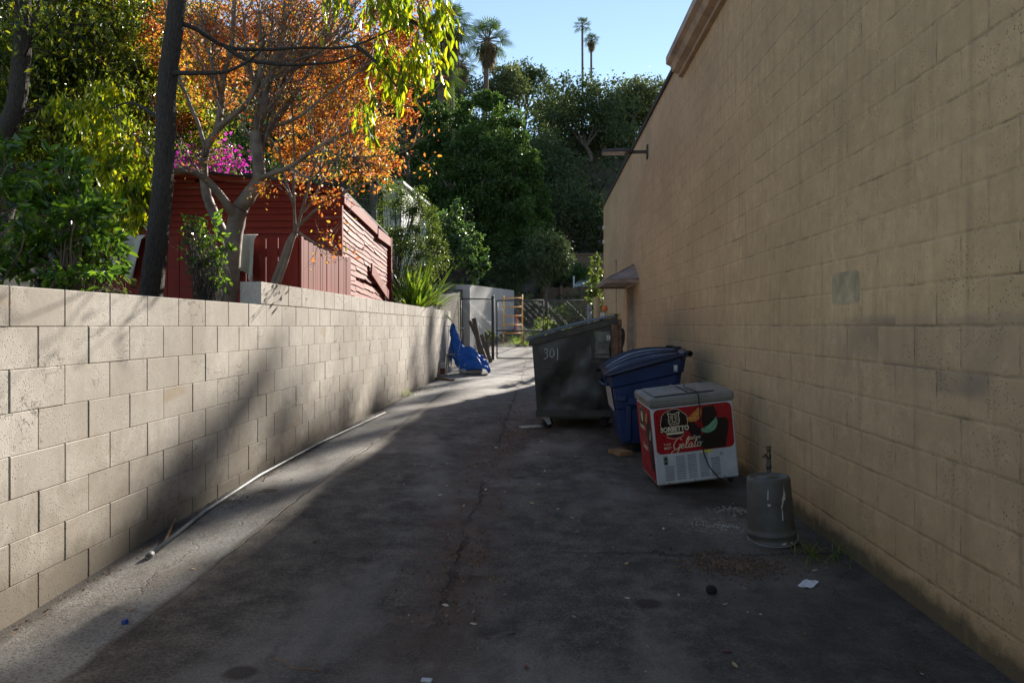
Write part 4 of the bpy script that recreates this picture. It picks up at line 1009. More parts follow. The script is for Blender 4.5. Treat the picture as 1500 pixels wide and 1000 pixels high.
st([(hx_ - .009, hz_ - .018), (hx_ + .009, hz_ - .018), (hx_, hz_ - .028), (hx_ - .009, hz_ - .018)], .004)
st([(hx_ - .012, hz_ - .05), (hx_, hz_ - .053), (hx_ + .012, hz_ - .05)], .003)
# hand lettering: Gelato
gx, gz0 = .165, .292; K = .0215
def gl(pts, w_=(.0025, .0075), dx=0): flat_stroke(f, [(gx + (dx + x + y * .22) * K, gz0 + y * K + (dx + x) * K * .02) for x, y in pts], w_, F1, 6)
gl([(2.6, 3.4), (1.7, 4.2), (.5, 3.6), (-.3, 2.0), (.1, .4), (1.2, .2), (2.0, 1.0), (2.3, 1.9), (1.5, 1.8)]); gl([(2.3, 1.9), (2.0, .3), (1.4, -1.3), (.2, -1.9), (-.8, -1.5), (-.6, -.7), (1.0, .0), (2.6, .6)])
gl([(2.6, .6), (3.6, 1.3), (3.4, 1.9), (2.8, 1.5), (2.7, .6), (3.3, .1), (4.2, .6)]); gl([(4.2, .6), (5.2, 2.6), (5.3, 3.9), (4.8, 3.9), (4.5, 2.2), (4.6, .5), (5.0, .1), (5.6, .5)])
gl([(7.0, 1.7), (6.3, 1.9), (5.7, 1.1), (5.9, .2), (6.5, .3), (7.0, 1.8), (6.9, .5), (7.3, .1), (7.9, .6)]); gl([(8.4, 3.2), (8.1, 1.6), (8.0, .5), (8.4, .1), (9.0, .5)]); gl([(7.6, 2.2), (9.1, 2.4)], .003)
gl([(10.0, 1.8), (9.3, 1.6), (9.1, .7), (9.6, .1), (10.3, .5), (10.5, 1.4), (10.0, 1.8), (9.9, 1.4), (11.2, 1.7)])
b(f, 'cream_print', 'fz_cream', pan)
def text(body, size, x, z, mt, par, off=.0, shear=0, sx=1, align='LEFT', y=-.0052, name='lettering', rotm=None, space=1.0):
    c = bpy.data.curves.new(name, 'FONT'); c.body = body; c.size = size; c.offset = off; c.shear = shear; c.align_x = align; c.extrude = .0004; c.space_character = space; c.resolution_u = 3
    o = bpy.data.objects.new('tmp', c); C.collection.objects.link(o); dg = bpy.context.evaluated_depsgraph_get()
    me = bpy.data.meshes.new_from_object(o.evaluated_get(dg)); bpy.data.objects.remove(o)
    Mx = (rotm if rotm is not None else Matrix.Translation((x, y, z)) @ Matrix.Rotation(R(90), 4, 'X')) @ Matrix.Diagonal((sx, 1, 1, 1))
    me.transform(Mx); me.materials.clear(); return link(name, me, MT[mt], par)
text('SORBETTO', .056, .186, .447, 'fz_cream', pan, off=.0020, sx=.86, align='CENTER', name='brand_lettering')
text('Italian', .050, .335, .362, 'fz_cream', pan, shear=.35, sx=.95, align='CENTER', name='script_lettering')
text('T H E', .024, .082, .333, 'fz_cream', pan, off=.0004, name='block_lettering'); text('BEST', .026, .082, .302, 'fz_cream', pan, off=.0004, name='block_lettering', space=1.2)
def cres(cx_, cz_, r, a, w_=.55):
    o_ = [(r * math.cos(R(t)), r * math.sin(R(t))) for t in range(200, 345, 9)]; i_ = [(r * 1.02 * math.cos(R(t)), r * w_ * math.sin(R(t)) + r * .02) for t in range(344, 199, -9)]
    return rot(o_ + i_, cx_, cz_, a)
f = MB(); poly(f, cres(.345, .585, .078, R(38), .12), .0016); b(f, 'orange_print', 'fz_orange', pan)
f = MB(); poly(f, cres(.462, .490, .088, R(32), .30), .0016); b(f, 'green_print', 'fz_green', pan)
# left side panel repeats the print
f = MB(); f.prism([(.02, .02), (D - .02, .02), (D - .02, HL - .012), (.02, HL - .012)], -.0018, .001, 'yz'); sp_ = b(f, 'side_panel', 'fz_red')
f = MB(); f.prism([(.15, .30), (.05, .26), (.06, .50), (.12, .58), (.19, .52), (.22, .40)], -.0028, -.0019, 'yz'); f.prism(circ(.36, .52, .085, .10), -.0028, -.0019, 'yz'); f.prism([(.03, .10), (.14, .10), (.20, .40), (.05, .42)], -.0030, -.0021, 'yz'); b(f, 'dark_print', 'fz_dark', sp_)
f = MB(); sd_ = lambda u, v: (-.0036, u, v)
flat_stroke(f, circ(.36, .52, .085, .10) + circ(.36, .52, .085, .10)[:1], .006, sd_, 2); f.prism(circ(.36, .53, .040, .05), -.0034, -.0030, 'yz')
b(f, 'cream_print', 'fz_cream', sp_)
sideM = lambda y, z: Matrix.Translation((-.0042, y, z)) @ Matrix.Rotation(R(-90), 4, 'Z') @ Matrix.Rotation(R(90), 4, 'X')
text('SORBETTO', .045, 0, 0, 'fz_cream', sp_, off=.0015, sx=.8, align='CENTER', rotm=sideM(.36, .42), name='brand_lettering'); text('Gelato', .075, 0, 0, 'fz_cream', sp_, off=.0008, shear=.3, sx=.85, align='CENTER', rotm=sideM(.32, .25), name='script_lettering')
f = MB(); f.prism(rot([(.06 * math.cos(R(t)), .07 * math.sin(R(t))) for t in range(180, 361, 12)], .21, .56, -.9), -.0036, -.0030, 'yz'); b(f, 'orange_print', 'fz_orange', sp_)
f = MB(); f.prism(rot([(.06 * math.cos(R(t)), .06 * math.sin(R(t))) for t in range(180, 361, 12)], .12, .42, -.9), -.0036, -.0030, 'yz'); b(f, 'green_print', 'fz_green', sp_)
f = MB()
for ci in range(5):
    xc = .075 + ci * .098
    for rr in range(13):
        if ci == 0 and rr > 7: continue
        z_ = .040 + rr * .0158
        if ci == 4 and rr > 9: continue
        f.box(xc, xc + .074, -.0015, .001, z_, z_ + .0042)
b(f, 'vent_slot', 'fz_slot')
f = MB(); f.box(.068, .105, -.004, .001, .17, .245, .001); sw = b(f, 'switch_plate', 'fz_grey')
f = MB(); f.box(.078, .096, -.0075, -.0035, .178, .194); f.box(.078, .096, -.0075, -.0035, .212, .230); b(f, 'switch', 'fz_slot', sw)
f = MB(); f.box(.40, .485, -.0026, .001, .240, .258); b(f, 'sticker', 'fz_yellow')
f = MB(); flat_stroke(f, [(.545, .205), (.560, .232), (.575, .205)], .003, lambda u, v: (u, -.0012, v), 1)
for a_, c_ in ((.550, .207), (.560, .226), (.570, .207)): f.prism(circ(a_, c_, .0045, .0045, 8), -.002, .001, 'xz')
b(f, 'warning_mark', 'fz_slot')
for a_ in (.10, .32, .57): f = MB(); f.prism(circ(a_, .018, .005, .005, 8), -.003, .001, 'xz'); b(f, 'screw', 'fz_slot')
f = MB(); f.tube([(.42, D * .8, H + .012), (.37, .30, H + .015), (.385, .12, H + .018), (.40, .01, H + .018), (.405, -.022, H - .012), (.402, -.026, .58), (.395, -.02, .45), (.40, -.014, .32), (.41, -.014, .22), (.44, -.02, .12), (.50, -.03, .03), (.56, -.02, -.02)], .0045, 6); b(f, 'power_cord', 'rubber')
f = MB(); f.tube([(.30, D - .06, H + .018), (.36, .28, H + .022), (.35, .25, H + .020), (.46, .22, H + .016)], .0035, 6); b(f, 'loose_wire', 'gal')
for x_, y_ in ((.06, .06), (W - .06, .06), (.06, D - .06), (W - .06, D - .06)):
    f = MB(); f.tube([(x_, y_, .005), (x_, y_, -.02 - .0 * x_)], .012, 8); wheel(f, (x_, y_, -.032), .024, .02); b(f, 'castor_wheel', 'rubber')

# ---------------------------------------------------------------- upturned bucket and standpipe
bx_, by_ = at(1131, 780, 4.83).x, 4.83; gb = gz(bx_, by_)
bk = thing('bucket', 'grey plastic bucket upside down with dried plaster splashes near the standpipe', 'bucket', (bx_, by_, gb), rot=(0, R(-3.5), 0))
f = MB(); f.lathe([(.153, 0), (.158, .004), (.158, .012), (.149, .016), (.149, .055), (.156, .062), (.156, .075), (.146, .080), (.1445, .10), (.134, .40), (.131, .414), (.126, .420), (.112, .421), (.110, .414), (.04, .413), (.038, .418), (0, .418)], n=40); b(f, 'body', 'bucket_grey', bk)
f = MB()
def onb(a, z, o=.0015): r = .149 - (z - .016) * .041 + o; return (r * math.cos(a), r * math.sin(a), z)
def blobf(a0, z0, pts):
    f = MB(); vs = [onb(R(a0 + a), z0 + z) for a, z in pts]; f.add(vs, [tuple(range(len(vs)))]); b(f, 'plaster_splash', 'plaster', bk)
blobf(-78, .24, [(0, 0), (4, .01), (9, .05), (14, .055), (16, .09), (13, .12), (15, .17), (11, .12), (9, .085), (4, .06), (3, .03), (-1, .02)]); blobf(-78, .17, [(0, 0), (3, .0), (4, .06), (1, .075)])
blobf(-112, .26, [(0, 0), (7, .0), (8, .012), (1, .014)]); blobf(-112, .30, [(0, 0), (3, 0), (5, .06), (3, .065)]); blobf(-85, .02, [(0, 0), (12, .0), (13, .012), (4, .010)]); blobf(-60, .02, [(0, 0), (8, .0), (7, .01), (2, .010)])
f = MB(); f.tube([(.160 * math.cos(R(t)), .160 * math.sin(R(t)) , .05 - .040 * max(0, math.sin(R(-t)))) for t in range(-175, -4, 10)], .0025, 5); b(f, 'handle', 'gal', bk)
ps = at(1126, 690, 5.75); gp = gz(1.74, 5.75)
st_ = thing('standpipe', 'short grey standpipe with brass tap by the tan wall behind the bucket', 'pipe', (ps.x, 5.75, gp))
f = MB(); f.tube([(ps.x, 5.75, gp), (ps.x, 5.75, .385)], .017, 10); f.lathe([(.0215, -.02), (.0215, .02)], (ps.x, 5.75, .33), 10); f.build('riser', MT['bucket_grey'], st_)
f = MB(); f.lathe([(.016, 0), (.02, .01), (.022, .03), (.015, .045), (.013, .06), (.018, .066), (.018, .08), (.006, .085)], (ps.x, 5.75, .385), 10); f.tube([(ps.x, 5.75, .415), (ps.x - .035, 5.74, .415), (ps.x - .045, 5.735, .395)], .011, 8); f.tube([(ps.x - .022, 5.75, .477), (ps.x + .022, 5.75, .477)], .006, 6); f.build('tap', MT['brass'], st_)

# ---------------------------------------------------------------- things by the left wall
P0 = at(219, 815, 3.95); 
def gpt(px_, py_):
    """where the view ray through a photo pixel meets the alley surface"""
    y = 3.0
    for _ in range(40):
        q = at(px_, py_, y); h_ = EYE - gz(q.x, y); y = y * h_ / max(1e-3, (EYE - q.z))
    return at(px_, py_, y)
pts = [gpt(*p) for p in ((217, 819), (300, 752), (380, 699), (470, 650), (564, 606))]
f = MB(); f.tube([(p.x, p.y, gz(p.x, p.y) + .017) for p in pts], .0125, 10, cap=False)
pc = pts[0]; d_ = (pts[1] - pts[0]).normalized(); f.tube([pc + Vector((0, 0, .017)) , pc + d_ * .05 + Vector((0, 0, .017))], .0165, 10, cap=False)
mid = pts[0]; o = f.build('conduit_pipe', MT['pipe_plastic'], loc=(mid.x, mid.y, gz(mid.x, mid.y)), solid=.004); tag(o, 'long pale grey plastic pipe lying on the ground along the block wall', 'pipe')
a = gpt(240, 800); bq = gpt(261, 768); f = MB(); f.bar((a.x, a.y, gz(a.x, a.y) + .012), (bq.x - .02, bq.y, gz(bq.x, bq.y) + .04), .014, .01, (0, 0, 1)); tag(f.build('wood_stick', MT['wood'], loc=(a.x, a.y, gz(a.x, a.y))), 'pale split wood stick leaning over the grey pipe end', 'stick')
def plank(px0_, py0_, px1_, py1_, w_, th, mt, lab, name='wood_offcut'):
    a, b_2 = gpt(px0_, py0_), gpt(px1_, py1_); z0 = gz(a.x, a.y) + th / 2 + .004
    f = MB(); f.bar((a.x, a.y, z0), (b_2.x, b_2.y, gz(b_2.x, b_2.y) + th / 2 + .004), w_, th, (0, 0, 1), .003)
    return tag(f.build(name, MT[mt], loc=(a.x, a.y, z0 - th / 2)), lab, 'wood')
plank(638, 555, 664, 558, .09, .04, 'wood', 'short brown board on the ground in front of the white pail')
plank(899, 663, 918, 668, .16, .045, 'wood', 'small brown wood block beside the blue bin wheel')
plank(763, 627, 792, 625, .14, .018, 'plaster', 'pale flat board on the ground by the dumpster caster', 'flat_board')
# white pail with reddish label
pb_ = gpt(645, 551); gy = gz(pb_.x, pb_.y)
pl = thing('paint_pail', 'white paint pail with reddish label at the far end of the block wall', 'pail', (pb_.x, pb_.y, gy))
f = MB(); f.lathe([(.10, 0), (.105, .005), (.12, .30), (.127, .31), (.127, .34), (.12, .34), (.118, .30)], (pb_.x, pb_.y, gy), 22); f.build('body', MT['whitepaint'], pl)
f = MB(); f.lathe([(.118, .335), (.06, .345), (0, .345)], (pb_.x, pb_.y, gy), 22); f.build('lid', MT['fz_grey'], pl)
f = MB(); vs = []
for i in range(8):
    a_ = R(-85 + i * 12)
    for z_, r_ in ((.05, .1085), (.20, .1160)): vs.append((pb_.x + r_ * math.cos(a_), pb_.y + r_ * math.sin(a_), gy + z_))
f.add(vs, [(2 * i, 2 * i + 2, 2 * i + 3, 2 * i + 1) for i in range(7)]); f.build('label', MT['pail_label'], pl)
f = MB(); f.tube([(pb_.x + .128 * math.cos(t), pb_.y - .02 - .02 * math.sin(t), gy + .33 + .11 * math.sin(t)) for t in np.linspace(0, math.pi, 12)], .004, 5); f.build('handle', MT['gal'], pl)
# stacked white chairs half under the blue tarp
c0 = Vector((-2.28, 19.2, gz(-2.28, 19.2)))
chr_ = thing('garden_chair', 'white plastic garden chair tipped up against the wall beneath the blue tarp', 'chair', c0)
f = MB()
for k in range(6): f.bar(c0 + Vector((-.14 + k * .06, -.12 - k * .02, .52)), c0 + Vector((-.12 + k * .07, .03 - k * .02, 1.20 - k * .02)), .032, .012, (1, 0, 0), .003)
f.bar(c0 + Vector((-.17, -.13, .50)), c0 + Vector((.22, -.25, .50)), .05, .02); f.bar(c0 + Vector((-.16, .03, 1.22)), c0 + Vector((.28, -.07, 1.16)), .05, .02); f.build('backrest', MT['offwhite'], chr_)
for k, (dx, dy) in enumerate(((-.16, -.25), (.20, -.34), (-.15, .12), (.24, .02))):
    f = MB(); f.bar(c0 + Vector((dx * .85, dy * .6, .50)), c0 + Vector((dx, dy, 0)), .04, .03, (0, 0, 1), .004); f.build('leg', MT['offwhite'], chr_)
f = MB(); f.grid([[c0 + Vector((-.18 + .06 * i, -.25 + .05 * j, .46 + .02 * math.sin(i))) for i in range(8)] for j in range(8)]); f.build('seat', MT['offwhite'], chr_, solid=.01)
rows = []
for i in range(57):
    u = i / 56; row = []
    for j in range(41):
        v = j / 40; w_ = v * 2 - 1
        rx = lerp(u, [0, .15, .45, .62, .85, 1], [-.10, -.02, .27, .46, .76, .95]); rz = lerp(u, [0, .08, .14, .34, .44, .56, .68, .84, .94, 1], [1.06, 1.24, 1.26, .84, .68, .66, .62, .40, .30, .05])
        ry = lerp(u, [0, 1], [.04, -.28]); hw = lerp(u, [0, .15, .4, .7, 1], [.10, .16, .24, .34, .26])
        c1 = noise.noise(Vector((u * 6, v * 5, 2))); c2 = abs(noise.noise(Vector((u * 13, v * 10, 5)))); c3 = noise.noise(Vector((u * 31, v * 23, 8)))
        nz = c1 * .09 + c2 * .075 + c3 * .018
        cross = max(0, abs(w_) - .35) / .65
        drop = (.10 * abs(w_) + cross ** 1.1 * lerp(u, [0, .2, .4, .6, 1], [.75, .75, .60, .52, .3])) * min(1, rz * 1.4)
        row.append(c0 + Vector((rx + nz * .7 + (.02 * math.sin(v * 33 + u * 5)), ry + w_ * hw - nz * .9, max(.03 + c2 * .08, rz - drop + nz * .7))))
    rows.append(row)
f = MB(); f.grid(rows); o = f.build('tarp', MT['tarp'], loc=c0, solid=.004); tag(o, 'crumpled bright blue tarp draped over the chair and clutter by the wall end', 'tarp')
f = MB(); q = c0 + Vector((.42, -.42, 0)); rows = []
f.box(q.x - .2, q.x + .35, q.y - .02, q.y + .35, q.z + .004, q.z + .13, .03); f.box(q.x - .12, q.x + .30, q.y + .02, q.y + .3, q.z + .135, q.z + .26, .04)
tag(f.build('cushion_stack', MT['label'], loc=q), 'grubby pale cushions stacked beneath the front edge of the blue tarp', 'cushions')
q = gpt(658, 544); f = MB(); f.box(q.x - .07, q.x + .07, q.y, q.y + .1, q.z + .003, q.z + .14, .02); tag(f.build('crumpled_bag', MT['paper'], loc=q), 'small pale crumpled bag between the pail and the blue tarp', 'bag')
# boards leaning against the fence
for k, (a_, c_, w_) in enumerate((((688, 470), (713, 523), .10), ((694, 466), (706, 524), .14), ((705, 490), (719, 523), .12), ((711, 486), (718, 523), .07))):
    Yb = 22.9 - .05 * k; A = at(a_[0], a_[1], Yb + .45); B = at(c_[0], c_[1], Yb - .25); B.z = gz(B.x, B.y) + .01
    f = MB(); f.bar(B, A, w_, .022, (0, 1, 0), .003); o = f.build('leaning_board', MT['wood_grey'], loc=B)
    tag(o, ['leftmost of the weathered boards leaning by the fence, its top tilted farthest left', 'wide weathered board second from left leaning by the fence', 'weathered board third from left leaning beside the gate post', 'narrow weathered board nearest the gate post'][k], 'board', 'boards leaning beside the gate')
Ys = 24.6; f = MB(); A = at(676, 462, Ys)
# weeds, stones and litter
def ground_blob(name, px_, py_, n, rad, size, mt, lab, cat, flat=.4, kind=None):
    c = gpt(px_, py_); f = MB()
    for i in range(n):
        a_ = random.uniform(0, 6.28); r_ = abs(random.gauss(0, .5)) * rad; x, y = c.x + r_ * math.cos(a_) * 1.1, c.y + r_ * math.sin(a_) * .75; s1 = size * random.uniform(.4, 1.3)
        z = gz(x, y) + s1 * .25 * flat + max(0, (1 - r_ / rad)) * size * .5 * random.random(); R3 = Matrix.Rotation(random.uniform(0, 3), 4, Vector((random.random(), random.random(), random.random() + .1)).normalized())
        f.cv = random.random(); f.M = Matrix.Translation((x, y, z)) @ R3 @ Matrix.Diagonal((s1, s1 * .8, s1 * .55, 1)); f.add([(1, 0, 0), (-1, 0, 0), (0, 1, 0), (0, -1, 0), (0, 0, 1), (0, 0, -1)], [(0, 2, 4), (2, 1, 4), (1, 3, 4), (3, 0, 4), (2, 0, 5), (1, 2, 5), (3, 1, 5), (0, 3, 5)])
    f.M = None; return tag(f.build(name, MT[mt], loc=c), lab, cat, kind=kind)
ground_blob('gravel_patch', 1078, 748, 260, .20, .013, 'gravel', 'pale gravel spill on the asphalt between freezer and bucket', 'gravel', kind='stuff')
ground_blob('plaster_crumbs', 1060, 770, 160, .34, .007, 'plaster', 'scattered white plaster crumbs on the asphalt left of the bucket', 'rubble', kind='stuff')
ground_blob('soil_patch', 1075, 828, 1300, .38, .012, 'dump_soil', 'thin brown patch of soil crumbs on the asphalt in front of the bucket', 'soil', kind='stuff')
ground_blob('wall_foot_grit', 330, 735, 500, .5, .007, 'gravel', 'fine grit and crumbs gathered along the foot of the block wall', 'grit', kind='stuff')
c = gpt(1042, 868); f = MB(); pr = []
f.lathe([(0, 0), (.022, .003), (.032, .014), (.027, .030), (.012, .038), (0, .037)], c, 9)
for i, p in enumerate(f.v): p += Vector([random.uniform(-.004, .004) for _ in range(3)])
tag(f.build('dark_lump', MT['rock'], loc=c), 'small black lump on the asphalt in front of the soil patch', 'lump')
c = gpt(1184, 857); f = MB(); f.M = Matrix.Translation(c) @ Matrix.Rotation(.6, 4, 'Z'); f.grid([[(x * .05, y * .03, .010 + .012 * math.sin(x * 2.2 + y)) for x in (-1, -.5, 0, .5, 1)] for y in (-1, 0, 1)], smooth=False); f.M = None
tag(f.build('paper_scrap', MT['paper'], loc=c, solid=.001), 'white paper scrap on the asphalt by the weed clump', 'paper')
c = gpt(183, 913); f = MB(); f.lathe([(0, 0), (.018, .004), (.014, .02), (0, .024)], c, 6, smooth=False); tag(f.build('plastic_scrap', MT['glass_blue'], loc=c), 'tiny blue plastic scrap on the pale gutter concrete', 'litter')
c = gpt(590, 994); c = gpt(625, 998); f = MB(); f.M = Matrix.Translation(c) @ Matrix.Rotation(-.1, 4, 'Z'); f.box(-.022, .022, -.012, .012, .002, .012, .002); f.M = None; tag(f.build('small_carton', MT['paper'], loc=c), 'small white carton scrap at the bottom edge near the seam', 'litter')
ptw = [gpt(*p) for p in ((400, 966), (415, 972), (428, 980), (445, 984), (470, 985))]; f = MB(); f.tube([(p.x, p.y, gz(p.x, p.y) + .008 + .006 * (i % 2)) for i, p in enumerate(ptw)], .0025, 5); tag(f.build('dry_twig', MT['wood'], loc=ptw[0]), 'thin curved dry twig lying on the asphalt near the bottom edge', 'twig')
# ---------------------------------------------------------------- vegetation
def smooth_path(P, n=5):
    P = [Vector(p) for p in P]; Q = []
    for i in range(len(P) - 1):
        p0, p1, p2, p3 = P[max(0, i - 1)], P[i], P[i + 1], P[min(len(P) - 1, i + 2)]
        for k in range(n):
            t = k / n; Q.append(.5 * ((2 * p1) + (p2 - p0) * t + (2 * p0 - 5 * p1 + 4 * p2 - p3) * t * t + (3 * p1 - p0 - 3 * p2 + p3) * t ** 3))
    return Q + [P[-1]]
def limb(mb, P, r0, r1, n=8, jit=.06, wob=0.0):
    Q = smooth_path(P); m = len(Q)
    if wob: Q = [q + Vector(noise.noise_vector(q * 3)) * wob * min(1, i / 3) for i, q in enumerate(Q)]
    mb.tube(Q, [r0 + (r1 - r0) * (i / (m - 1)) ** .8 for i in range(m)], n, jit=jit); return Q
def twigs(mb, P, n, L, r, spread=1.0, up=.3, lvl=1, tips=None):
    """side shoots off a limb, returning tip points"""
    tips = [] if tips is None else tips
    for k in range(n):
        i = random.randrange(len(P) // 3, len(P)); p = P[i]; t = (P[min(i + 1, len(P) - 1)] - P[max(0, i - 1)]).normalized()
        d = (t + Vector([random.gauss(0, 1) for _ in range(3)]) * spread + Vector((0, 0, up))).normalized(); l = L * random.uniform(.5, 1.3)
        q = p + d * l * .5 + Vector([random.gauss(0, .05) * l for _ in range(3)]); e = p + d * l + Vector((0, 0, random.uniform(-.1, .15) * l))
        Q = smooth_path([p, q, e], 3); mb.tube(Q, [r * (1 - .7 * j / (len(Q) - 1)) for j in range(len(Q))], 4, cap=False)
        tips += Q[2:]
        if lvl > 1: twigs(mb, Q, 3, L * .55, r * .5, spread, up, lvl - 1, tips)
    return tips
def around(tips, n, sig):
    T = np.array([tuple(t) for t in tips]); k = rng.integers(0, len(T), n)
    return T[k] + rng.normal(size=(n, 3)) * sig, (k * 7919 % 101) / 101.0
def mixvar(v, s=.22): return np.clip(v * .6 + .2 + rng.normal(size=len(v)) * s, 0, 1)

def crown_tree(name, lab, c, r, mat, n, size, group=None, cat='tree', bark='bark_grey', subs=26, lobes=7, spread=.22, far=True, lean=0.0, trunk_r=.18, base=None, droop=.3, tall=None):
    c = Vector(c); bx, by = (c.x + lean, c.y) if base is None else base
    bz = terr(bx, by) if tall is None else c.z - tall
    t = thing(name, lab, cat, (bx, by, bz), group)
    mb = MB(); f0 = Vector((bx, by, bz - .2)); fork = Vector((bx * .6 + c.x * .4, by * .6 + c.y * .4, bz + max(.3, (c.z - r[2] * .45 - bz)) * .75))
    limb(mb, [f0, f0.lerp(fork, .5) + Vector((random.uniform(-.1, .1) * r[0], 0, 0)), fork], trunk_r, trunk_r * .72, 8)
    P = []; O = []; Vv = []
    u = unit(rng.normal(size=(lobes, 3))); u[:, 2] = np.abs(u[:, 2]) * .9 - .35
    cs = [np.array(c) + u[i] * np.array(r) * rng.uniform(.45, .68) for i in range(lobes)] + [np.array(c)]
    for i, cc in enumerate(cs):
        rr = np.array(r) * rng.uniform(.38, .58); k = n // len(cs)
        p, o, v, sc = blob_points(cc, rr, k, subs, spread); P.append(p); O.append(o); Vv.append(np.clip(v * .6 + rng.uniform(0, .35), 0, 1))
        if i < lobes:
            e = Vector(cc); limb(mb, [fork - Vector((0, 0, .1)), fork.lerp(e, .5) + Vector((0, 0, -.04 * r[2])), e], trunk_r * .5, trunk_r * .12, 5)
            for q in sc[:6]: mb.tube([e.lerp(fork, .15), Vector(q)], [trunk_r * .12, trunk_r * .04], 4, cap=False)
    mb.build('trunk', MT[bark], t)
    P = np.concatenate(P); O = np.concatenate(O); Vv = np.concatenate(Vv)
    keep = P[:, 2] > bz + .05; P, O, Vv = P[keep], O[keep], Vv[keep]
    leaves('crown', P, size, LF[mat], t, aspect=.55, droop=droop, far=far, out=O * .6, var=mixvar(Vv, .15))
    return t

# --- hill trees, each surveyed as centre px, py, half width px, half height px, distance
HT = 'trees on the hillside'
hill = [
 (858, 164, 80, 84, 62, 'oakdark', 9000, .30, 'big dark oak at the skyline below the twin tall palms'),
 (772, 124, 46, 38, 78, 'oakdark', 4200, .34, 'rounded dark tree on the skyline between the fan palm and the twin palms'),
 (735, 138, 48, 52, 70, 'oak', 5200, .32, 'grey green tree on the skyline just right of the tall fan palm'),
 (900, 236, 60, 72, 66, 'oak', 10000, .28, 'lighter grey green oak on the hill left of the tan wall top'),
 (928, 142, 48, 42, 70, 'oak', 4500, .30, 'pale topped tree where the skyline meets the tan building'),
 (962, 155, 38, 50, 72, 'oak', 4200, .30, 'rightmost pale green tree on the skyline touching the tan roof edge'),
 (915, 175, 56, 46, 76, 'oakdark', 7000, .34, 'dense dark tree filling the skyline right of the twin palms'),
 (815, 165, 40, 44, 80, 'oakdark', 5000, .36, 'dense dark tree on the ridge left of the twin palms'),
 (800, 250, 66, 62, 54, 'oakdark', 7500, .26, 'dark oak on the hill between the big round tree and the grey green oak'),
 (830, 310, 62, 58, 47, 'oakdark', 7000, .22, 'shadowed tree low on the hill above the brown wall'),
 (900, 335, 46, 52, 46, 'oakdark', 6500, .20, 'dark tree low on the hill beside the tan building corner'),
 (655, 140, 58, 62, 66, 'oak', 6000, .28, 'grey green tree behind the left group of palms'),
 (600, 150, 72, 84, 56, 'dark', 6000, .28, 'green tree on the hill behind the orange tree edge'),
 (720, 215, 70, 52, 58, 'oakdark', 6000, .26, 'olive dark tree just above the big round green tree'),
 (520, 120, 95, 110, 50, 'oakdark', 6000, .28, 'dark tree on the hill behind the middle of the orange crown'),
 (400, 110, 120, 130, 44, 'oakdark', 7000, .28, 'dark tree on the hill behind the left of the orange crown'),
 (250, 90, 130, 130, 40, 'oakdark', 7000, .26, 'dark tree on the hill behind the dark leaning trunk'),
 (90, 90, 140, 140, 36, 'oakdark', 7000, .24, 'dark tree on the hill behind the leafy canopy at far left'),
]
for (cx_, cy_, rx, ry, Y, mt, n, sz, lab) in hill:
    c = at(cx_, cy_, Y); k = Y / F
    crown_tree('hillside_tree', lab, c, (rx * k * 1.05, min(rx, ry) * k * 1.0, ry * k * 1.05), mt, n, sz, HT, trunk_r=.22, lobes=9, spread=.2)
# skyline fillers kept as real scrub cover on the slope
sx_ = rng.uniform(-42, 20, 42000); sy_ = 36 + 56 * rng.random(42000) ** 1.1
sxn = np.array([noise.noise(Vector((x * .22, y * .22, 4))) for x, y in zip(sx_, sy_)])
szz = np.array([terr(float(x), float(y)) for x, y in zip(sx_, sy_)]) + rng.random(42000) * np.clip(1.2 + sxn * 4.0, .3, 3.2)
tag(leaves('hillside_scrub', np.stack([sx_, sy_, szz], 1), .42, LF['oakdark'], aspect=.6, far=True, droop=0), 'dense dark scrub covering the hillside under the trees', 'scrub', kind='stuff')

# big round green tree beyond the gate
BY = 40.0; c = at(690, 280, BY); bk_ = BY / F
bt = thing('broadleaf_tree', 'big rounded dark green tree beyond the gate in the middle of the picture', 'tree', (c.x, BY, terr(c.x, BY)))
mb = MB(); fk = Vector((c.x + .2, BY, c.z - 2.6)); limb(mb, [Vector((c.x, BY, bt.location.z - .2)), fk], .34, .26, 8)
P = []; O = []; V_ = []
for (cx_, cy_, rx, ry, dy, n) in ((700, 172, 34, 30, 0, 4200), (655, 190, 34, 34, .8, 4200), (740, 196, 34, 34, -.5, 4200), (690, 222, 44, 36, -2.0, 5200), (630, 228, 34, 38, -.3, 4000), (756, 246, 36, 34, -1.2, 4600), (776, 285, 26, 22, -.6, 2600), (720, 262, 40, 34, -2.6, 5000), (655, 268, 42, 38, -2.2, 5000), (612, 270, 26, 34, .3, 2200),
        (742, 300, 42, 34, -2.2, 4800), (690, 312, 44, 38, -2.8, 5000), (640, 320, 38, 34, -1.6, 3800), (790, 320, 20, 16, -.8, 1400), (760, 340, 34, 26, -1.8, 3000), (715, 352, 44, 34, -2.2, 4200), (668, 362, 38, 30, -1.6, 3000), (715, 148, 22, 12, .2, 1100), (640, 165, 18, 16, 0, 1000), (782, 262, 16, 10, -.3, 700)):
    cc = at(cx_, cy_, BY + dy); p, o_, v, sc = blob_points(cc, (rx * bk_, rx * bk_ * .9, ry * bk_), n, 34, .13, .5); P.append(p); O.append(o_); V_.append(np.clip(v * .5 + rng.uniform(-.1, .3) + .35 * (p[:, 2] - cc.z) / (ry * bk_), 0, 1))
    limb(mb, [fk, fk.lerp(cc, .5) + Vector((0, 0, -.2)), cc], .10, .03, 5)
mb.build('trunk', MT['bark_grey'], bt); P = np.concatenate(P); O = np.concatenate(O); V_ = np.concatenate(V_)
leaves('crown', P, .17, LF['dark'], bt, aspect=.5, droop=.25, out=O * .7, var=mixvar(V_, .2))
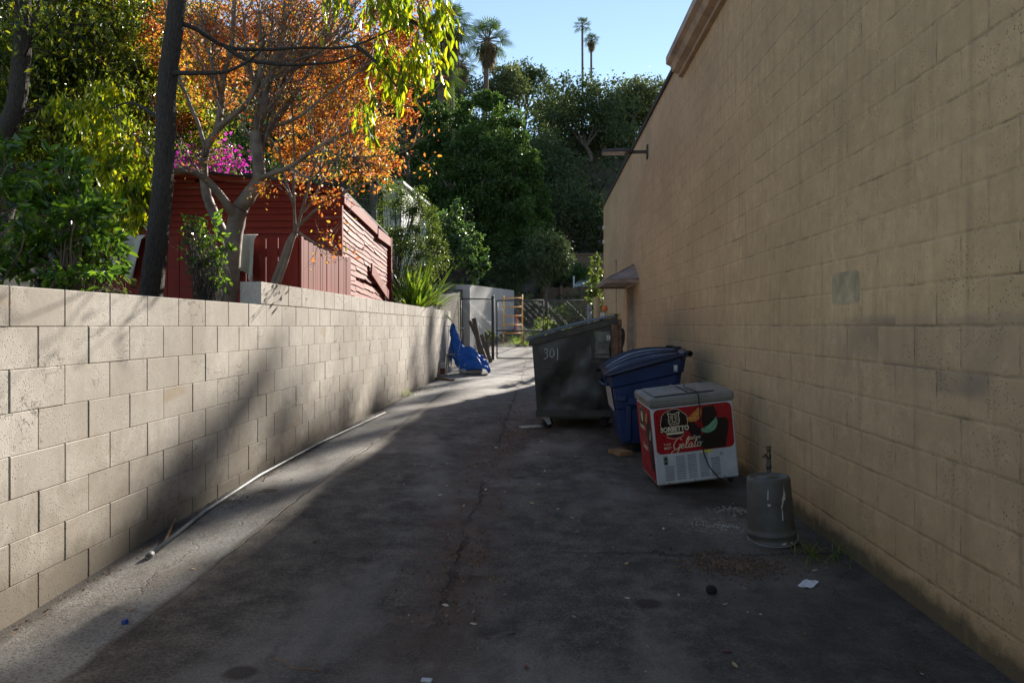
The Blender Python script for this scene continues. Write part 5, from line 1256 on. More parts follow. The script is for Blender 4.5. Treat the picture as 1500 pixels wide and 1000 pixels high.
for (cx_, cy_, rx, ry, Y, mt, n, sz, lab) in (
 (758, 345, 46, 60, 38.5, 'dark', 13000, .12, 'dark leafy tree hanging over the pale concrete wall below the big round tree'),
 (800, 385, 44, 62, 36, 'oakdark', 8000, .13, 'shadowed tree just left of the brown wall beyond the gate'),
 (740, 400, 40, 38, 37.5, 'oakdark', 7000, .12, 'very dark bush above the far end of the concrete wall'),
 (845, 400, 32, 24, 42.5, 'dark', 2500, .14, 'dark ivy mound on the brown wall at the hill foot')):
    c = at(cx_, cy_, Y); k = Y / F
    crown_tree('shade_tree', lab, c, (rx * k, rx * k, ry * k), mt, n, sz, 'shaded trees beyond the gate', trunk_r=.10, lobes=8, base=(max(c.x, edge_x(Y) + .4) if cx_ > 790 else c.x - .8, Y + .5))
# trees behind the tan building that throw the dappled shade on the block wall
sun_h = Vector((math.sin(SUN_AZ), math.cos(SUN_AZ), math.tan(SUN_EL)))
def shade_tree(poly_, D, n, sz, lab, solid=1.0):
    """a loose tree far behind the building, placed where its shadow falls on the wall area poly_ = [(y, z)...]"""
    ys_ = [p[0] for p in poly_]; zs_ = [p[1] for p in poly_]; Q = []
    while len(Q) < n:
        y, z = random.uniform(min(ys_), max(ys_)), random.uniform(min(zs_), max(zs_)); ins = False
        for i in range(len(poly_)):
            (a1, b1), (a2, b2) = poly_[i], poly_[i - 1]
            if (b1 > z) != (b2 > z) and y < (a2 - a1) * (z - b1) / (b2 - b1) + a1: ins = not ins
        if ins and noise.noise(Vector((y * 1.1, z * 2.2, D))) > -.25 * solid - .05: 
            d = D + random.gauss(0, 1.0); Q.append(Vector((-2.487, y, z)) + sun_h * d)
    P = np.array([tuple(q) for q in Q]); cc = Vector(P.mean(0)); tz_ = P[:, 2].max(); b0_ = terr(cc.x, cc.y)
    t = thing('slim_tree', lab, 'tree', (cc.x, cc.y, b0_), 'trees hidden behind the tan building'); mb = MB()
    mb.tube([(cc.x, cc.y, b0_ - .2), (cc.x + .05, cc.y, (b0_ + cc.z) / 2), (cc.x, cc.y, tz_ - .3)], [.10, .08, .02], 6)
    for k in range(0, len(P), max(1, len(P) // 14)): mb.tube([(cc.x, cc.y, cc.z - .6), tuple(P[k])], [.03, .01], 4)
    mb.build('trunk', MT['bark_grey'], t); leaves('crown', P, sz, LF['oak'], t, aspect=.5, far=True)
shade_tree([(6.9, 1.28), (6.2, 1.15), (5.2, .62), (4.2, .22), (3.9, -.9), (5.1, -.9), (5.4, .3), (6.6, .85)], 44, 1500, .19, 'slanting topped tree behind the tan building, broadest of its row', .5)
shade_tree([(6.9, .78), (7.7, .80), (8.2, .3), (8.2, -.9), (6.7, -.9), (6.5, .2)], 46, 800, .19, 'dense low topped tree behind the tan building', .5)
shade_tree([(8.8, .45), (9.5, .5), (9.7, -.9), (8.7, -.9)], 43, 420, .18, 'small squat topped tree behind the tan building', .4)
shade_tree([(10.2, -.9), (10.7, .35), (11.3, .55), (11.8, .2), (12.4, -.1), (12.6, -.9)], 43, 700, .20, 'small round headed tree behind the tan building', .3)
shade_tree([(13.6, -.9), (14.0, .9), (14.5, 1.2), (15.0, .5), (15.3, -.9)], 42, 520, .18, 'thin loose tree behind the middle of the tan building', .1)
shade_tree([(16.0, -.5), (16.2, 1.7), (17.0, 1.9), (17.3, .9), (17.6, -.5)], 41, 900, .20, 'tall slender tree behind the far half of the tan building', .3)
shade_tree([(18.3, -.5), (18.5, 1.4), (19.4, 1.8), (19.7, .6), (19.9, -.5)], 43, 700, .20, 'slender tree furthest along behind the tan building', .3)
shade_tree([(-.5, -1.2), (.4, -.1), (1.4, .05), (2.4, -.15), (2.9, -1.2)], 45, 900, .22, 'low tree behind the near half of the tan building', .4)

# --- palms
def palm(px_, pytop, Y, R_, n, lab, pybase, lean=0, tr=.2, skirt=.0, sag=.5):
    top = at(px_, pytop, Y); base = at(px_ + lean, pybase, Y); base.z = min(base.z, terr(base.x, Y))
    t = thing('palm_tree', lab, 'palm', base, 'palms on the hillside')
    mb = MB(); limb(mb, [base - Vector((0, 0, .3)), base.lerp(top, .5) + Vector((lean * -.004, 0, 0)), top], tr * 1.15, tr * .85, 8, .05); mb.build('trunk', MT['palm_bark'], t)
    V, S = [], MB()
    for k in range(n):
        az = k * 2.399 + random.uniform(-.2, .2); el = math.radians(lerp(k / n, [0, .25, .6, 1], [80, 42, 5, -48]) + random.uniform(-8, 8)); 
        d = Vector((math.cos(az) * math.cos(el), math.sin(az) * math.cos(el), math.sin(el))); pl_ = R_ * random.uniform(.38, .5)
        hub = top + d * pl_; S.tube([top, top + d * pl_ * .6 + Vector((0, 0, .02)), hub], R_ * .018, 4, cap=False)
        side = d.cross(Vector((0, 0, 1))).normalized(); nrm = side.cross(d).normalized(); FL = R_ * random.uniform(.40, .56)
        for j in range(-7, 8):
            a_ = j / 7 * 1.6; ld_ = (d * math.cos(a_) + side * math.sin(a_)).normalized(); L = FL * (1 - .28 * abs(j / 7)); w2 = (ld_.cross(nrm)).normalized() * FL * .04
            m1 = hub + ld_ * L * .62; e = hub + ld_ * L + Vector((0, 0, -1)) * L * sag * random.uniform(.15, .5)
            V.append([hub - w2 * .3, m1 - w2 + nrm * 0, e, m1 + w2])
    npmesh('crown', np.array([[tuple(p) for p in q] for q in V]), 4, LF['palm'], t)
    S.build('leaf_stalks', MT['palm_bark'], t)
    if skirt:
        nn = 500; a_ = rng.uniform(0, 6.28, nn); h_ = rng.random(nn) * skirt; rr = tr * 1.1 + R_ * .26 * (1 - h_ / skirt) * rng.random(nn)
        P = np.stack([top.x + rr * np.cos(a_), top.y + rr * np.sin(a_), top.z - h_], 1); leaves('dead_skirt', P, R_ * .42, LF['palmdead'], t, aspect=.12, droop=2.5, far=True)
    return t
palm(714, 60, 52, 2.1, 30, 'tall fan palm with a slightly leaning trunk standing clear against the sky', 185, lean=-12, tr=.20, skirt=1.3)
palm(658, 40, 46, 2.1, 32, 'fan palm partly behind the yellow hanging leaves at the top', 240, lean=3, tr=.30, skirt=2.2, sag=.9)
palm(645, 112, 44, 1.8, 26, 'lower fan palm with drooping fronds left of the big round tree', 230, lean=4, tr=.24, sag=.9)
palm(676, 95, 58, 1.7, 24, 'small fan palm between the two taller palms on the left', 200, lean=0, tr=.2, skirt=1)
palm(853, 38, 88, 1.35, 26, 'taller of the twin slender palms on the ridge', 140, lean=1, tr=.14)
palm(866, 60, 88, 1.25, 26, 'shorter of the twin slender palms on the ridge', 140, lean=1, tr=.14, skirt=1.0, sag=1.1)

# --- the orange crepe myrtle on the garden edge
def PX(px_, py_, Y): return at(px_, py_, Y)
my = thing('crepe_myrtle', 'forked smooth barked tree with orange autumn leaves rising from the garden', 'tree', PX(333, 440, 7.4))
mb = MB(); stems = []
fork = PX(352, 305, 7.45)
Q = limb(mb, [PX(328, 450, 7.4), PX(334, 415, 7.4), PX(339, 370, 7.4), PX(345, 330, 7.45), fork], .118, .082, 12, .05)
def stem(pp, r0, r1, n=10): 
    q = limb(mb, [PX(*p) for p in pp], r0, r1, n, .05, .015); stems.append(q); return q
stem([(352, 305, 7.45), (366, 282, 7.45), (379, 262, 7.5), (377, 225, 7.5), (376, 195, 7.6), (384, 160, 7.6), (392, 125, 7.7), (405, 85, 7.7), (416, 40, 7.8), (424, -30, 7.9)], .082, .030, 12)
stem([(345, 318, 7.42), (326, 290, 7.3), (300, 262, 7.2), (278, 250, 7.1), (252, 248, 7.0), (225, 235, 6.9)], .050, .018)
stem([(327, 345, 7.5), (316, 318, 7.6), (303, 288, 7.7), (297, 250, 7.7), (303, 215, 7.7), (318, 190, 7.7), (324, 160, 7.8), (328, 110, 7.8), (340, 60, 7.9), (344, -20, 8.0)], .060, .024)
stem([(378, 262, 7.5), (400, 255, 7.4), (430, 243, 7.3), (470, 214, 7.2), (505, 196, 7.2), (550, 176, 7.2)], .034, .010)
stem([(376, 212, 7.6), (398, 186, 7.8), (425, 150, 8.0), (450, 110, 8.1), (478, 60, 8.2), (502, -10, 8.3)], .042, .014)
stem([(320, 188, 7.7), (340, 172, 7.6), (362, 150, 7.5), (378, 120, 7.4), (384, 80, 7.4), (380, 20, 7.3)], .036, .014)
stem([(384, 155, 7.6), (372, 120, 7.8), (362, 80, 7.9), (356, 20, 8.0)], .032, .012)
stem([(303, 225, 7.7), (290, 180, 7.9), (270, 130, 8.0), (252, 70, 8.2), (240, 0, 8.3)], .026, .010)
stem([(325, 140, 7.8), (312, 100, 7.6), (300, 50, 7.6), (292, -10, 7.5)], .024, .010)
stem([(395, 120, 7.7), (430, 90, 7.5), (470, 75, 7.4), (520, 40, 7.3)], .024, .008)
stem([(400, 186, 7.8), (440, 170, 7.6), (490, 130, 7.5), (545, 90, 7.4)], .022, .008)
stem([(405, 90, 7.7), (412, 40, 7.9), (440, -20, 8.1)], .022, .010)
stem([(425, 246, 7.3), (455, 262, 7.2), (480, 240, 7.2), (520, 230, 7.2)], .014, .006)
for k_ in range(9):
    x0_, y0_ = random.choice(((380, 240), (384, 170), (395, 120), (325, 170), (378, 262))); x2_ = x0_ + random.uniform(-20, 150); y2_ = random.uniform(-20, 60)
    stem([(x0_, y0_, 7.6), ((x0_ * .6 + x2_ * .4) + random.uniform(-12, 12), y0_ * .6 + y2_ * .4, 7.7), (x2_, y2_, random.uniform(7.5, 8.2))], .018, .007, 7)
tips = []
for q in stems: twigs(mb, q, 13, .62, .008, .8, .35, 2, tips)
mb.build('trunk', MT['bark_pale'], my)
T = [t for t in tips]
def inimg(p, f_):
    d = Vector(p) - Vector((0, 0, EYE)); dep = d.y * fc - d.x * fs; return f_(750 + F * (d.x * fc + d.y * fs) / dep, 477 - F * d.z / dep)
P = []; V_ = []
for (cx_, cy_, rx, ry, Y, n) in ((560, 60, 60, 70, 8.7, 3400), (590, 120, 36, 50, 8.5, 1900), (500, 110, 60, 60, 8.9, 2600), (470, 40, 70, 50, 8.8, 2400), (540, 200, 45, 35, 11.2, 1900), (500, 180, 60, 50, 8.4, 1900), (420, 60, 60, 60, 9.2, 1500),
        (300, 70, 60, 70, 8.7, 2600), (240, 50, 50, 60, 8.9, 1700), (340, 30, 60, 50, 8.8, 1900), (440, 150, 50, 60, 9.4, 1500), (590, 20, 40, 40, 8.6, 1500), (440, 235, 50, 30, 8.6, 1000), (330, 130, 40, 40, 9.0, 800), (565, 240, 25, 20, 11.8, 620), (520, 255, 20, 14, 11.2, 220), (470, 290, 18, 12, 7.4, 90), (385, 278, 8, 10, 7.3, 60), (260, 150, 40, 50, 9.0, 900)):
    k = Y / F; p, o, v, sc = blob_points(PX(cx_, cy_, Y), (rx * k, rx * k * .9, ry * k), n, 22, .15, .3); P.append(p); V_.append(v)
    e0 = PX(cx_, cy_, Y)
P = np.concatenate(P); V_ = np.concatenate(V_)
p2, v2 = around(T, 2600, .05); P = np.concatenate([P, p2]); V_ = np.concatenate([V_, v2])
keep = rng.random(len(P)) < .62; P = P[keep]; V_ = V_[keep]
P = np.concatenate([P, P + rng.normal(size=P.shape) * .06]); V_ = np.concatenate([V_, V_])
leaves('crown', P, .042, LF['myrtle'], my, aspect=.5, droop=.2, var=mixvar(V_, .25))

# slender second myrtle
m2 = thing('crepe_myrtle', 'slender leaning pale stem tree with thin bare shoots in front of the red fence', 'tree', PX(400, 418, 8.0))
mb = MB(); f2 = PX(432, 342, 8.1)
limb(mb, [PX(398, 425, 8.0), PX(410, 392, 8.0), PX(424, 355, 8.05), f2], .045, .036, 8); limb(mb, [PX(406, 418, 7.97), PX(417, 388, 7.98), PX(428, 352, 8.05), f2], .030, .026, 8)
ss = []
for pp in ([(432, 342, 8.1), (430, 290, 8.1), (431, 220, 8.1), (428, 140, 8.1), (426, 60, 8.1), (424, -20, 8.1)], [(432, 342, 8.1), (444, 300, 8.1), (462, 240, 8.0), (480, 190, 8.0), (500, 150, 8.0), (520, 60, 8.0)],
           [(436, 332, 8.1), (462, 308, 8.0), (500, 285, 7.9), (535, 268, 7.9), (556, 262, 7.9)], [(430, 300, 8.1), (412, 240, 8.2), (408, 180, 8.2), (414, 110, 8.2)], [(433, 338, 8.1), (455, 352, 8.0), (470, 362, 8.0)], [(440, 312, 8.1), (460, 290, 8.2), (490, 230, 8.3), (530, 200, 8.3)]):
    ss.append(limb(mb, [PX(*p) for p in pp], .020, .006, 6, .05, .01))
tp = []
for q in ss: twigs(mb, q, 12, .45, .005, .7, .4, 2, tp)
mb.build('trunk', MT['bark_pale'], m2); p2, v2 = around(tp, 900, .05); keep = [inimg(p, lambda x, y: y < 285 or (450 < x < 545 and random.random() < .4)) for p in p2]
leaves('crown', p2[keep], .052, LF['myrtle'], m2, aspect=.55, var=mixvar(v2[keep], .25))

# dark leaning trunk with hanging yellow green leaves
dk = thing('walnut_tree', 'straight dark barked trunk on the garden edge carrying drooping yellow green leaves', 'tree', PX(220, 440, 6.2))
mb = MB()
main = limb(mb, [PX(219, 450, 6.2), PX(224, 405, 6.2), PX(232, 340, 6.2), PX(239, 260, 6.2), PX(243, 180, 6.2), PX(246, 110, 6.2), PX(254, 50, 6.2), PX(262, -30, 6.2), PX(268, -160, 6.2)], .098, .066, 14, .07)
br = []
for pp in ([(256, 30, 6.2), (285, 42, 6.25), (330, 68, 6.4), (380, 72, 6.5), (440, 70, 6.6), (520, 66, 6.7), (600, 30, 6.8)], [(248, 108, 6.2), (285, 108, 6.1), (330, 105, 6.1), (375, 82, 6.1), (390, 60, 6.1)], [(330, 68, 6.4), (365, 88, 6.4), (420, 95, 6.4), (480, 92, 6.5), (520, 82, 6.6)],
           [(264, -60, 6.2), (340, -90, 6.4), (450, -70, 6.6), (560, -40, 6.7), (640, -20, 6.8)], [(262, -30, 6.2), (200, -60, 6.3), (130, -60, 6.4)], [(520, 66, 6.7), (560, 100, 6.7), (585, 130, 6.7)], [(600, 30, 6.8), (632, 50, 6.8), (648, 90, 6.8)], [(244, 200, 6.2), (228, 170, 6.3), (190, 150, 6.5), (160, 160, 6.6)]):
    br.append(limb(mb, [PX(*p) for p in pp], .024, .007, 6, .05, .012))
tp2 = []
twigs(mb, br[0], 14, .35, .005, .8, .1, 1); 
hang = []
for (cx_, cy_, dx, n) in ((560, 20, 40, 10), (600, 10, 36, 14), (632, 60, 20, 9), (648, 25, 14, 6), (560, 95, 16, 5), (598, 120, 16, 8), (575, 108, 16, 6), (540, 165, 12, 4), (525, 175, 10, 3), (618, 100, 16, 7), (490, 5, 40, 6)):
    for k in range(int(n * 1.5)):
        Y = random.uniform(6.5, 7.1); a_ = PX(cx_ + random.gauss(0, dx * .6), cy_ - 25 + random.gauss(0, 12), Y); L = random.uniform(.16, .34)
        d = Vector((random.gauss(.1, .35), random.gauss(0, .3), -1)).normalized(); e = a_ + d * L; mid = a_.lerp(e, .5) + Vector((.03, 0, .03)); mb.tube([a_ + Vector((-.05, 0, .12)), a_, mid, e], .003, 4, cap=False)
        for j in range(8): hang.append((a_.lerp(e, j / 7) + Vector([random.gauss(0, .012) for _ in range(3)]), d))
mb.build('trunk', MT['bark_dark'], dk)
P = np.array([tuple(p) for p, d in hang]); O = np.array([tuple(d) for p, d in hang])
n2 = 1300; Pl = []; 
for (cx_, cy_, rx, ry, Y, n) in ((165, 215, 50, 50, 6.6, 420), (190, 265, 36, 28, 6.4, 260), (150, 285, 30, 22, 6.5, 160), (205, 310, 18, 16, 6.35, 70), (140, 150, 60, 40, 6.9, 420), (175, 320, 22, 12, 6.4, 60)):
    k = Y / F; p, o, v, sc = blob_points(PX(cx_, cy_, Y), (rx * k, rx * k, ry * k), n, 16, .2, .3); Pl.append(p)
Pl = np.concatenate(Pl)
leaves('crown', np.concatenate([P, Pl]), .12, LF['yellow'], dk, aspect=.27, droop=1.1, out=np.concatenate([O * .8, np.zeros_like(Pl)]))

# left edge trunk and leafy canopy mass behind
lt = thing('leafy_tree', 'dark slanting trunk at the left edge under a yellow tinged canopy', 'tree', (-5.4, 6.9, 1.46))
mb = MB(); limb(mb, [(-5.62, 6.95, 1.3), PX(8, 300, 6.9), PX(2, 215, 6.9), PX(22, 160, 6.9), PX(31, 90, 6.9), PX(34, 0, 6.9), PX(30, -120, 6.9)], .10, .07, 10, .06)
q1 = limb(mb, [PX(24, 165, 6.9), PX(60, 160, 7.2), PX(120, 165, 7.6), PX(170, 150, 8.0)], .03, .01, 6); q2 = limb(mb, [PX(31, 90, 6.9), PX(44, 60, 6.8), PX(48, 20, 6.8)], .025, .01, 6)
q3 = limb(mb, [PX(90, 440, 9.8), PX(105, 300, 9.8), PX(96, 180, 9.8), (-6.6, 9.8, 5.6)], .07, .04, 8); q4 = limb(mb, [PX(170, 430, 9.6), PX(186, 250, 9.6), PX(190, 120, 9.6), PX(184, -20, 9.6)], .045, .02, 8); q5 = limb(mb, [PX(186, 250, 9.6), PX(215, 160, 9.5), PX(222, 60, 9.5), PX(210, -20, 9.5)], .03, .015, 7)
tp = []
for q in (q1, q2, q3, q4, q5): twigs(mb, q, 16, .8, .008, .9, .1, 2, tp)
mb.build('trunk', MT['bark_dark'], lt)
P = []; V_ = []
for (cx_, cy_, rx, ry, Y, n) in ((70, 60, 90, 90, 9.6, 6500), (160, 40, 80, 70, 9.2, 4800), (20, 150, 80, 80, 9.0, 4000), (120, 150, 80, 70, 9.8, 5000), (70, 240, 80, 70, 9.6, 4200), (180, 120, 50, 70, 8.8, 2600), (-20, 40, 70, 90, 7.8, 2600), (150, 250, 60, 50, 9.9, 2400), (210, 200, 30, 50, 9.6, 900), (100, -40, 120, 60, 8.2, 3200), (245, 20, 30, 40, 9.6, 500), (290, 190, 34, 34, 9.4, 700), (265, 160, 26, 34, 9.2, 420)):
    k = Y / F; p, o, v, sc = blob_points(PX(cx_, cy_, Y), (rx * k, rx * k, ry * k), n, 24, .19, .35); P.append(p); V_.append(np.clip(v * .8 + rng.uniform(-.1, .25), 0, 1))
p2, v2 = around(tp, 3000, .12); P.append(p2); V_.append(v2)
P = [np.concatenate([q, q + rng.normal(size=q.shape) * .10]) for q in P]; V_ = [np.concatenate([q, q]) for q in V_]
leaves('crown', np.concatenate(P), .068, LF['canopy'], lt, aspect=.36, droop=.9, var=mixvar(np.concatenate(V_), .25))

# background mass behind shed
for (cx_, cy_, rx, ry, Y, mt, n, sz, lab) in (
 (60, 250, 130, 150, 17, 'dark', 9000, .13, 'dark green tree rising behind the shed at the far left'),
 (260, 190, 110, 120, 19, 'dark', 8000, .13, 'dark green tree rising behind the shed left of the forked tree'),
 (440, 190, 100, 100, 20, 'dark', 7000, .13, 'dark green tree rising behind the shed right of the forked tree'),
 (548, 232, 40, 70, 20.5, 'dark', 6500, .12, 'mid green tree right behind the shed end beside the pale roof')):
    c = PX(cx_, cy_, Y); k = Y / F; crown_tree('garden_tree', lab, c, (rx * k, rx * k * .8, ry * k), mt, n, sz, 'trees behind the red shed', trunk_r=.12, lobes=8)
bg_ = thing('bougainvillea', 'bright magenta bougainvillea flowering above the red shed roof', 'shrub', PX(310, 262, 11.6)); bg_.location.z = 3.0
mb = MB(); base = Vector(bg_.location); P = []
for k in range(16):
    e = PX(308 + random.gauss(0, 20), 234 + random.gauss(0, 12), 11.6 + random.uniform(-.4, .4)); mb.tube(smooth_path([base, base.lerp(e, .6) + Vector((random.gauss(0, .1), 0, .12)), e], 3), .008, 4, cap=False); P.append(np.array(e) + rng.normal(size=(90, 3)) * np.array([.13, .13, .09]))
mb.build('branches', MT['bark_grey'], bg_); P = np.concatenate(P); leaves('flowers', P, .055, LF['magenta'], bg_, aspect=.8, droop=0); leaves('foliage', P[::2] + rng.normal(size=P[::2].shape) * .10, .06, LF['shrub'], bg_, aspect=.5)

# --- near glossy bushes on the wall
def bush(name, lab, base, blobs, mat, sz, stems_n, bark='bark_pale', asp=.45, r0=.008, group=None, droop=.1, cat='bush'):
    t = thing(name, lab, cat, base, group); mb = MB(); P = []; O = []; V_ = []
    for (cx_, cy_, rx, ry, Y, n) in blobs:
        k = Y / F; c = PX(cx_, cy_, Y); n = int(n * (.68 if mat == 'ficus' else 1)); p, o, v, sc = blob_points(c, (rx * k, rx * k * .8, ry * k), n, 18, .2, .4); P.append(p); O.append(o); V_.append(v)
        for i in range(stems_n):
            e = Vector(sc[i % len(sc)]); b0 = Vector(base) + Vector((random.gauss(0, .05), random.gauss(0, .04), 0)); mb.tube(smooth_path([b0, b0.lerp(e, .55) + Vector((random.gauss(0, .05), random.gauss(0, .05), .05)), e], 4), [r0 * (1 - .06 * j) for j in range(9)], 5, cap=False)
            for _ in range(3):
                s0 = b0.lerp(e, random.uniform(.5, .9)); mb.tube([s0, s0 + Vector([random.gauss(0, .10) for _ in range(3)])], r0 * .3, 4, cap=False)
    mb.build('branches', MT[bark], t); P = np.concatenate(P); O = np.concatenate(O); V_ = np.concatenate(V_)
    keep = P[:, 2] > base[2] - .02; leaves('foliage', P[keep], sz, LF[mat], t, aspect=asp, droop=droop, out=O[keep] * .8, var=mixvar(V_[keep], .25)); return t
b0 = PX(108, 425, 5.0); b0.z = 1.47
bush('leafy_bush', 'large glossy green bush on the garden edge left of the dark trunk', b0, [(90, 260, 40, 40, 5.0, 330), (70, 330, 60, 50, 5.0, 560), (120, 320, 40, 50, 4.9, 430), (140, 370, 36, 40, 5.1, 330), (60, 390, 50, 30, 5.1, 330), (105, 405, 40, 24, 4.8, 200), (160, 345, 22, 26, 5.2, 110), (165, 385, 22, 26, 5.3, 140), (30, 320, 40, 60, 5.1, 300)], 'ficus', .088, 8, asp=.42)
b1 = PX(-40, 420, 4.6); b1.z = 1.47
bush('leafy_bush', 'glossy green bush cut off by the left edge of the picture', b1, [(0, 250, 44, 34, 4.5, 150), (-10, 200, 40, 24, 4.5, 110), (10, 300, 40, 30, 4.5, 130), (-20, 370, 40, 50, 4.6, 240)], 'ficus', .098, 7, asp=.34)
b2 = PX(302, 435, 6.4); b2.z = 1.47
bush('leafy_bush', 'small upright bush with bare lower stems in front of the forked trunk', b2, [(300, 330, 26, 20, 6.4, 110), (292, 365, 24, 22, 6.4, 130), (318, 355, 22, 22, 6.3, 110), (310, 395, 22, 20, 6.4, 80), (275, 330, 10, 20, 6.4, 30), (322, 405, 14, 22, 6.3, 40)], 'ficus', .062, 16, bark='bark_grey', r0=.005)
for (x_, Y, n, lab) in ((165, 6.6, 60, 'low ferny plant at the fence foot between bush and dark trunk'), (128, 5.6, 40, 'low leafy sprig at the foot of the large glossy bush')):
    c = PX(x_, 425, Y); c.z = 1.47; bush('low_plant', lab, c, [(x_, 418, 26, 14, Y, n)], 'shrub', .07, 5, r0=.003)

# --- right of the shed: soft shrub, flax, ivy, grass bank
b3 = Vector((-3.7, 18.6, upz(-3.7, 18.6)))
bush('soft_shrub', 'tall soft green shrub right of the shed in front of the pale roof', b3, [(590, 330, 34, 46, 18.5, 3600), (575, 290, 26, 28, 18.5, 1500), (620, 330, 26, 40, 18.7, 2600), (600, 385, 38, 34, 18.4, 3000), (635, 370, 22, 34, 18.8, 1700), (610, 295, 20, 22, 18.7, 900), (560, 350, 14, 40, 18.4, 800)], 'shrub', .058, 9, bark='bark_grey', asp=.4, r0=.012)
b4 = Vector((-4.0, 26.5, upz(-4.0, 26.5)))
bush('ivy_mound', 'glossy climbing ivy mound above the pale concrete wall', b4, [(655, 345, 24, 34, 26, 1500), (680, 365, 22, 30, 26, 1600), (700, 385, 16, 26, 26.5, 1100), (640, 330, 12, 18, 26, 500), (668, 320, 10, 26, 26, 350), (690, 340, 14, 18, 27, 500)], 'ivy', .10, 6, bark='bark_grey', asp=.8, r0=.02)
b5 = Vector((-3.1, 27.2, upz(-3.3, 27.2)))
bush('bare_twig_bush', 'bare twiggy bush standing above the ivy mound', b5, [(683, 315, 12, 24, 27.2, 60)], 'ivy', .06, 16, bark='bark_grey', asp=.8, r0=.010)
P = []; 
for i in range(9000):
    y = random.uniform(24.6, 36); x = edge_x(y) - .25 - abs(random.gauss(0, 1.1)); P.append((x, y, upz(x, y) + random.random() * .10))
tag(leaves('bank_grass', np.array(P), .16, LF['grass'], aspect=.10, droop=-1.2, far=True), 'sunlit yellow green grass bank above the concrete wall', 'grass', kind='stuff')
P = []
for i in range(5000):
    y = random.uniform(26.5, 33.5); x = random.uniform(-.9 if y > 29 else -2.0, 3.2)
    if noise.noise(Vector((x * .8, y * .6, 9))) < -.02: continue
    P.append((x, y, gz(x, y) + random.random() * .06))
tag(leaves('yard_weeds', np.array(P), .12, LF['grass'], aspect=.25, droop=-.8, far=True), 'patchy weeds on the dusty ground beyond the gate', 'weeds', kind='stuff')
def flax(name, lab, c, n, L, w_, mat, spread=1.0, grp=None, az0=None):
    t = thing(name, lab, 'plant', c, grp); V = []
    for k in range(n):
        az = random.uniform(0, 6.28) if az0 is None else random.gauss(*az0); el = random.uniform(.65, 1.45) if spread == 1.0 else random.uniform(.25, 1.3); l = L * random.uniform(.6, 1.1)
        d = Vector((math.cos(az) * math.cos(el), math.sin(az) * math.cos(el), math.sin(el))); s_ = Vector((-math.sin(az), math.cos(az), 0)); prev = None; p = Vector(c) + Vector((random.gauss(0, .08), random.gauss(0, .08), 0))
        for i in range(7):
            u = i / 6; w__ = w_ * (.6 + .9 * u) * (1 - u ** 3) * (1 if i < 6 else .02); q = (p - s_ * w__, p + s_ * w__)
            if prev: V.append([tuple(prev[0]), tuple(prev[1]), tuple(q[1]), tuple(q[0])])
            prev = q; d = (d + Vector((0, 0, -.10 * spread * random.uniform(.3, 1.5)))).normalized(); p = p + d * l / 6
    npmesh('leaves', np.array(V), 4, LF[mat], t); return t
flax('flax_plant', 'clump of long upright strap leaves on the wall top right of the shed', (-2.95, 17.2, 1.65), 120, 1.35, .034, 'grass')
flax('agave', 'arching sword leaved agave hanging over the end of the block wall', (-2.95, 19.6, 1.72), 16, 1.25, .05, 'grass', spread=1.7, az0=(-.3, .7))
flax('flax_plant', 'smaller strap leaved clump between the tall shrub and the agave', (-3.0, 18.9, 1.7), 60, 1.0, .026, 'shrub')
# green plants beyond the gate and by the building corner
for (cx_, cy_, rx, ry, Y, n, sz, lab) in ((810, 466, 24, 14, 33, 700, .13, 'sunlit low vine patch behind the middle of the gate'), (845, 458, 26, 9, 35, 600, .14, 'sunlit low plants behind the right gate leaf'), (795, 478, 12, 14, 29, 300, .11, 'small sunlit plant behind the gate meeting posts'), (716, 492, 9, 6, 26, 150, .09, 'small weed by the ladder foot')):
    c = PX(cx_, cy_ + ry, Y); c.z = gz(c.x, Y) - .02; bush('low_plant', lab, c, [(cx_, cy_, rx, ry, Y, n)], 'shrub', sz, 5, bark='bark_grey', asp=.8, r0=.006)
c = PX(868, 480, 22.8); c.z = gz(c.x, 22.8)
bush('climbing_plant', 'bright leaved climber beside the building corner above the bollards', c, [(872, 440, 10, 18, 22.8, 150), (868, 420, 12, 14, 22.8, 130), (873, 398, 9, 12, 22.9, 90), (872, 376, 8, 10, 22.9, 50)], 'shrub', .13, 4, bark='bark_grey', asp=.6, r0=.008)
# weeds in the alley
for (px_, py_, n, L, lab) in ((597, 580, 40, .22, 'tuft of dry green weed at the foot of the block wall'), (1204, 815, 60, .13, 'small green weed clump at the foot of the tan wall'), (628, 572, 16, .10, 'tiny weed tuft on the wall foot near the white pail')):
    c = gpt(px_, py_); flax('weed_tuft', lab, c, n, L, .0035, 'grass', spread=1.4)

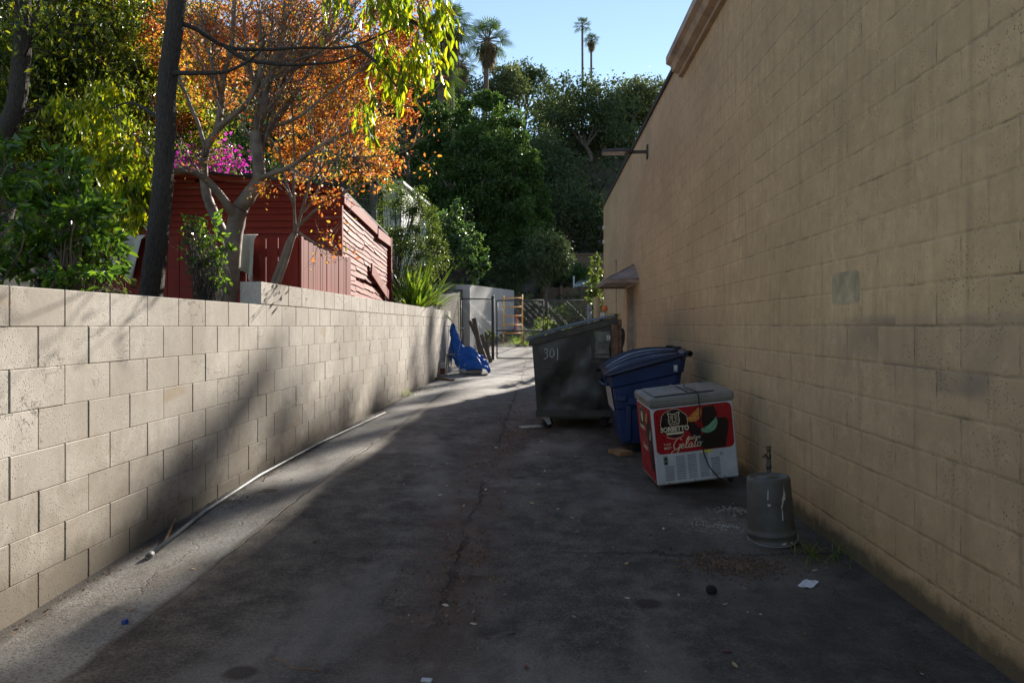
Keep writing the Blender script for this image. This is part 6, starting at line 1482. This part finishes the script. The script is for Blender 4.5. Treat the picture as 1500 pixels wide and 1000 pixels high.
# --- fallen leaves: the larger ones individually, the fine litter as one mass
protos = []
def fl_mesh(k):
    f = MB(); L = 1.0; pts = [(0, 0), (.3, .24), (.7, .2), (1, 0), (.7, -.22), (.3, -.2)]; curl = (.05, .22, .35, .12)[k]
    f.add([(x - .5, y, curl * (y * y * 4 + (x - .5) ** 2) + .02) for x, y in pts] , [(0, 1, 2, 3), (0, 3, 4, 5)]); return f
dm = [simple("tan_dry_leaf", (.52, .35, .18), .7, bump=0), simple("brown_dry_leaf", (.26, .135, .065), .8, bump=0), simple("red_dry_leaf", (.22, .05, .03), .8, bump=0), simple("pale_dry_leaf", (.66, .56, .40), .7, bump=0)]
for k in range(4):
    me = fl_mesh(k).build('tmp', dm[k]); protos.append(me.data); bpy.data.objects.remove(me)
lab4 = ['tan dry leaf fallen on the asphalt', 'brown curled dry leaf fallen on the asphalt', 'small red dry leaf fallen on the asphalt', 'pale dry leaf fallen on the asphalt']
def leafspot():
    r_ = random.random()
    if r_ < .30: y = random.uniform(2.6, 11); return random.gauss(-.45, .35), y
    if r_ < .50: y = random.uniform(6, 13); return random.gauss(-1.3, .6), y
    if r_ < .66: y = random.uniform(2.5, 6.5); return random.uniform(.1, 1.7), y
    if r_ < .80: y = random.uniform(7, 9.5); return random.gauss(.3, .4), y
    return random.uniform(-2.3, 1.7), random.uniform(2.4, 9)
for i in range(295):
    x, y = leafspot(); x = min(1.75, max(-2.4, x)); k = random.choices(range(4), (3, 4, 4, 3))[0]; s_ = random.choice((.018, .022, .026, .032, .042))
    if .9 < x < 1.75 and 6.1 < y < 7: continue
    o = bpy.data.objects.new('fallen_leaf', protos[k]); C.collection.objects.link(o); o.location = (x, y, gz(x, y) + .003); o.rotation_euler = (random.gauss(0, .25), random.gauss(0, .25), random.uniform(0, 6.28)); o.scale = (s_, s_, s_)
    tag(o, lab4[k], 'leaf', 'fallen leaves of the ' + ('tan', 'brown', 'red', 'pale')[k] + ' kind on the asphalt')
P = []
for i in range(5200):
    x, y = leafspot()
    if i > 2600: y = random.uniform(3.5, 10.5); x = random.gauss(-.45 + .4 * sst(7, 10, y), .16); y = y + random.random() * (5 if y > 5 else 0); P.append((min(1.8, max(-2.45, x)), y, 0))
for i in range(700): y = random.uniform(2.5, 19); P.append((-2.45 + abs(random.gauss(0, .05)), y, 0))
P = np.array([(x, y, gz(x, y) + .006) for x, y, _ in P])
tag(leaves('leaf_litter', P, .018, LF['dry'], aspect=.6, droop=0, far=True), 'fine crumbled leaf litter scattered over the asphalt', 'litter', kind='stuff')
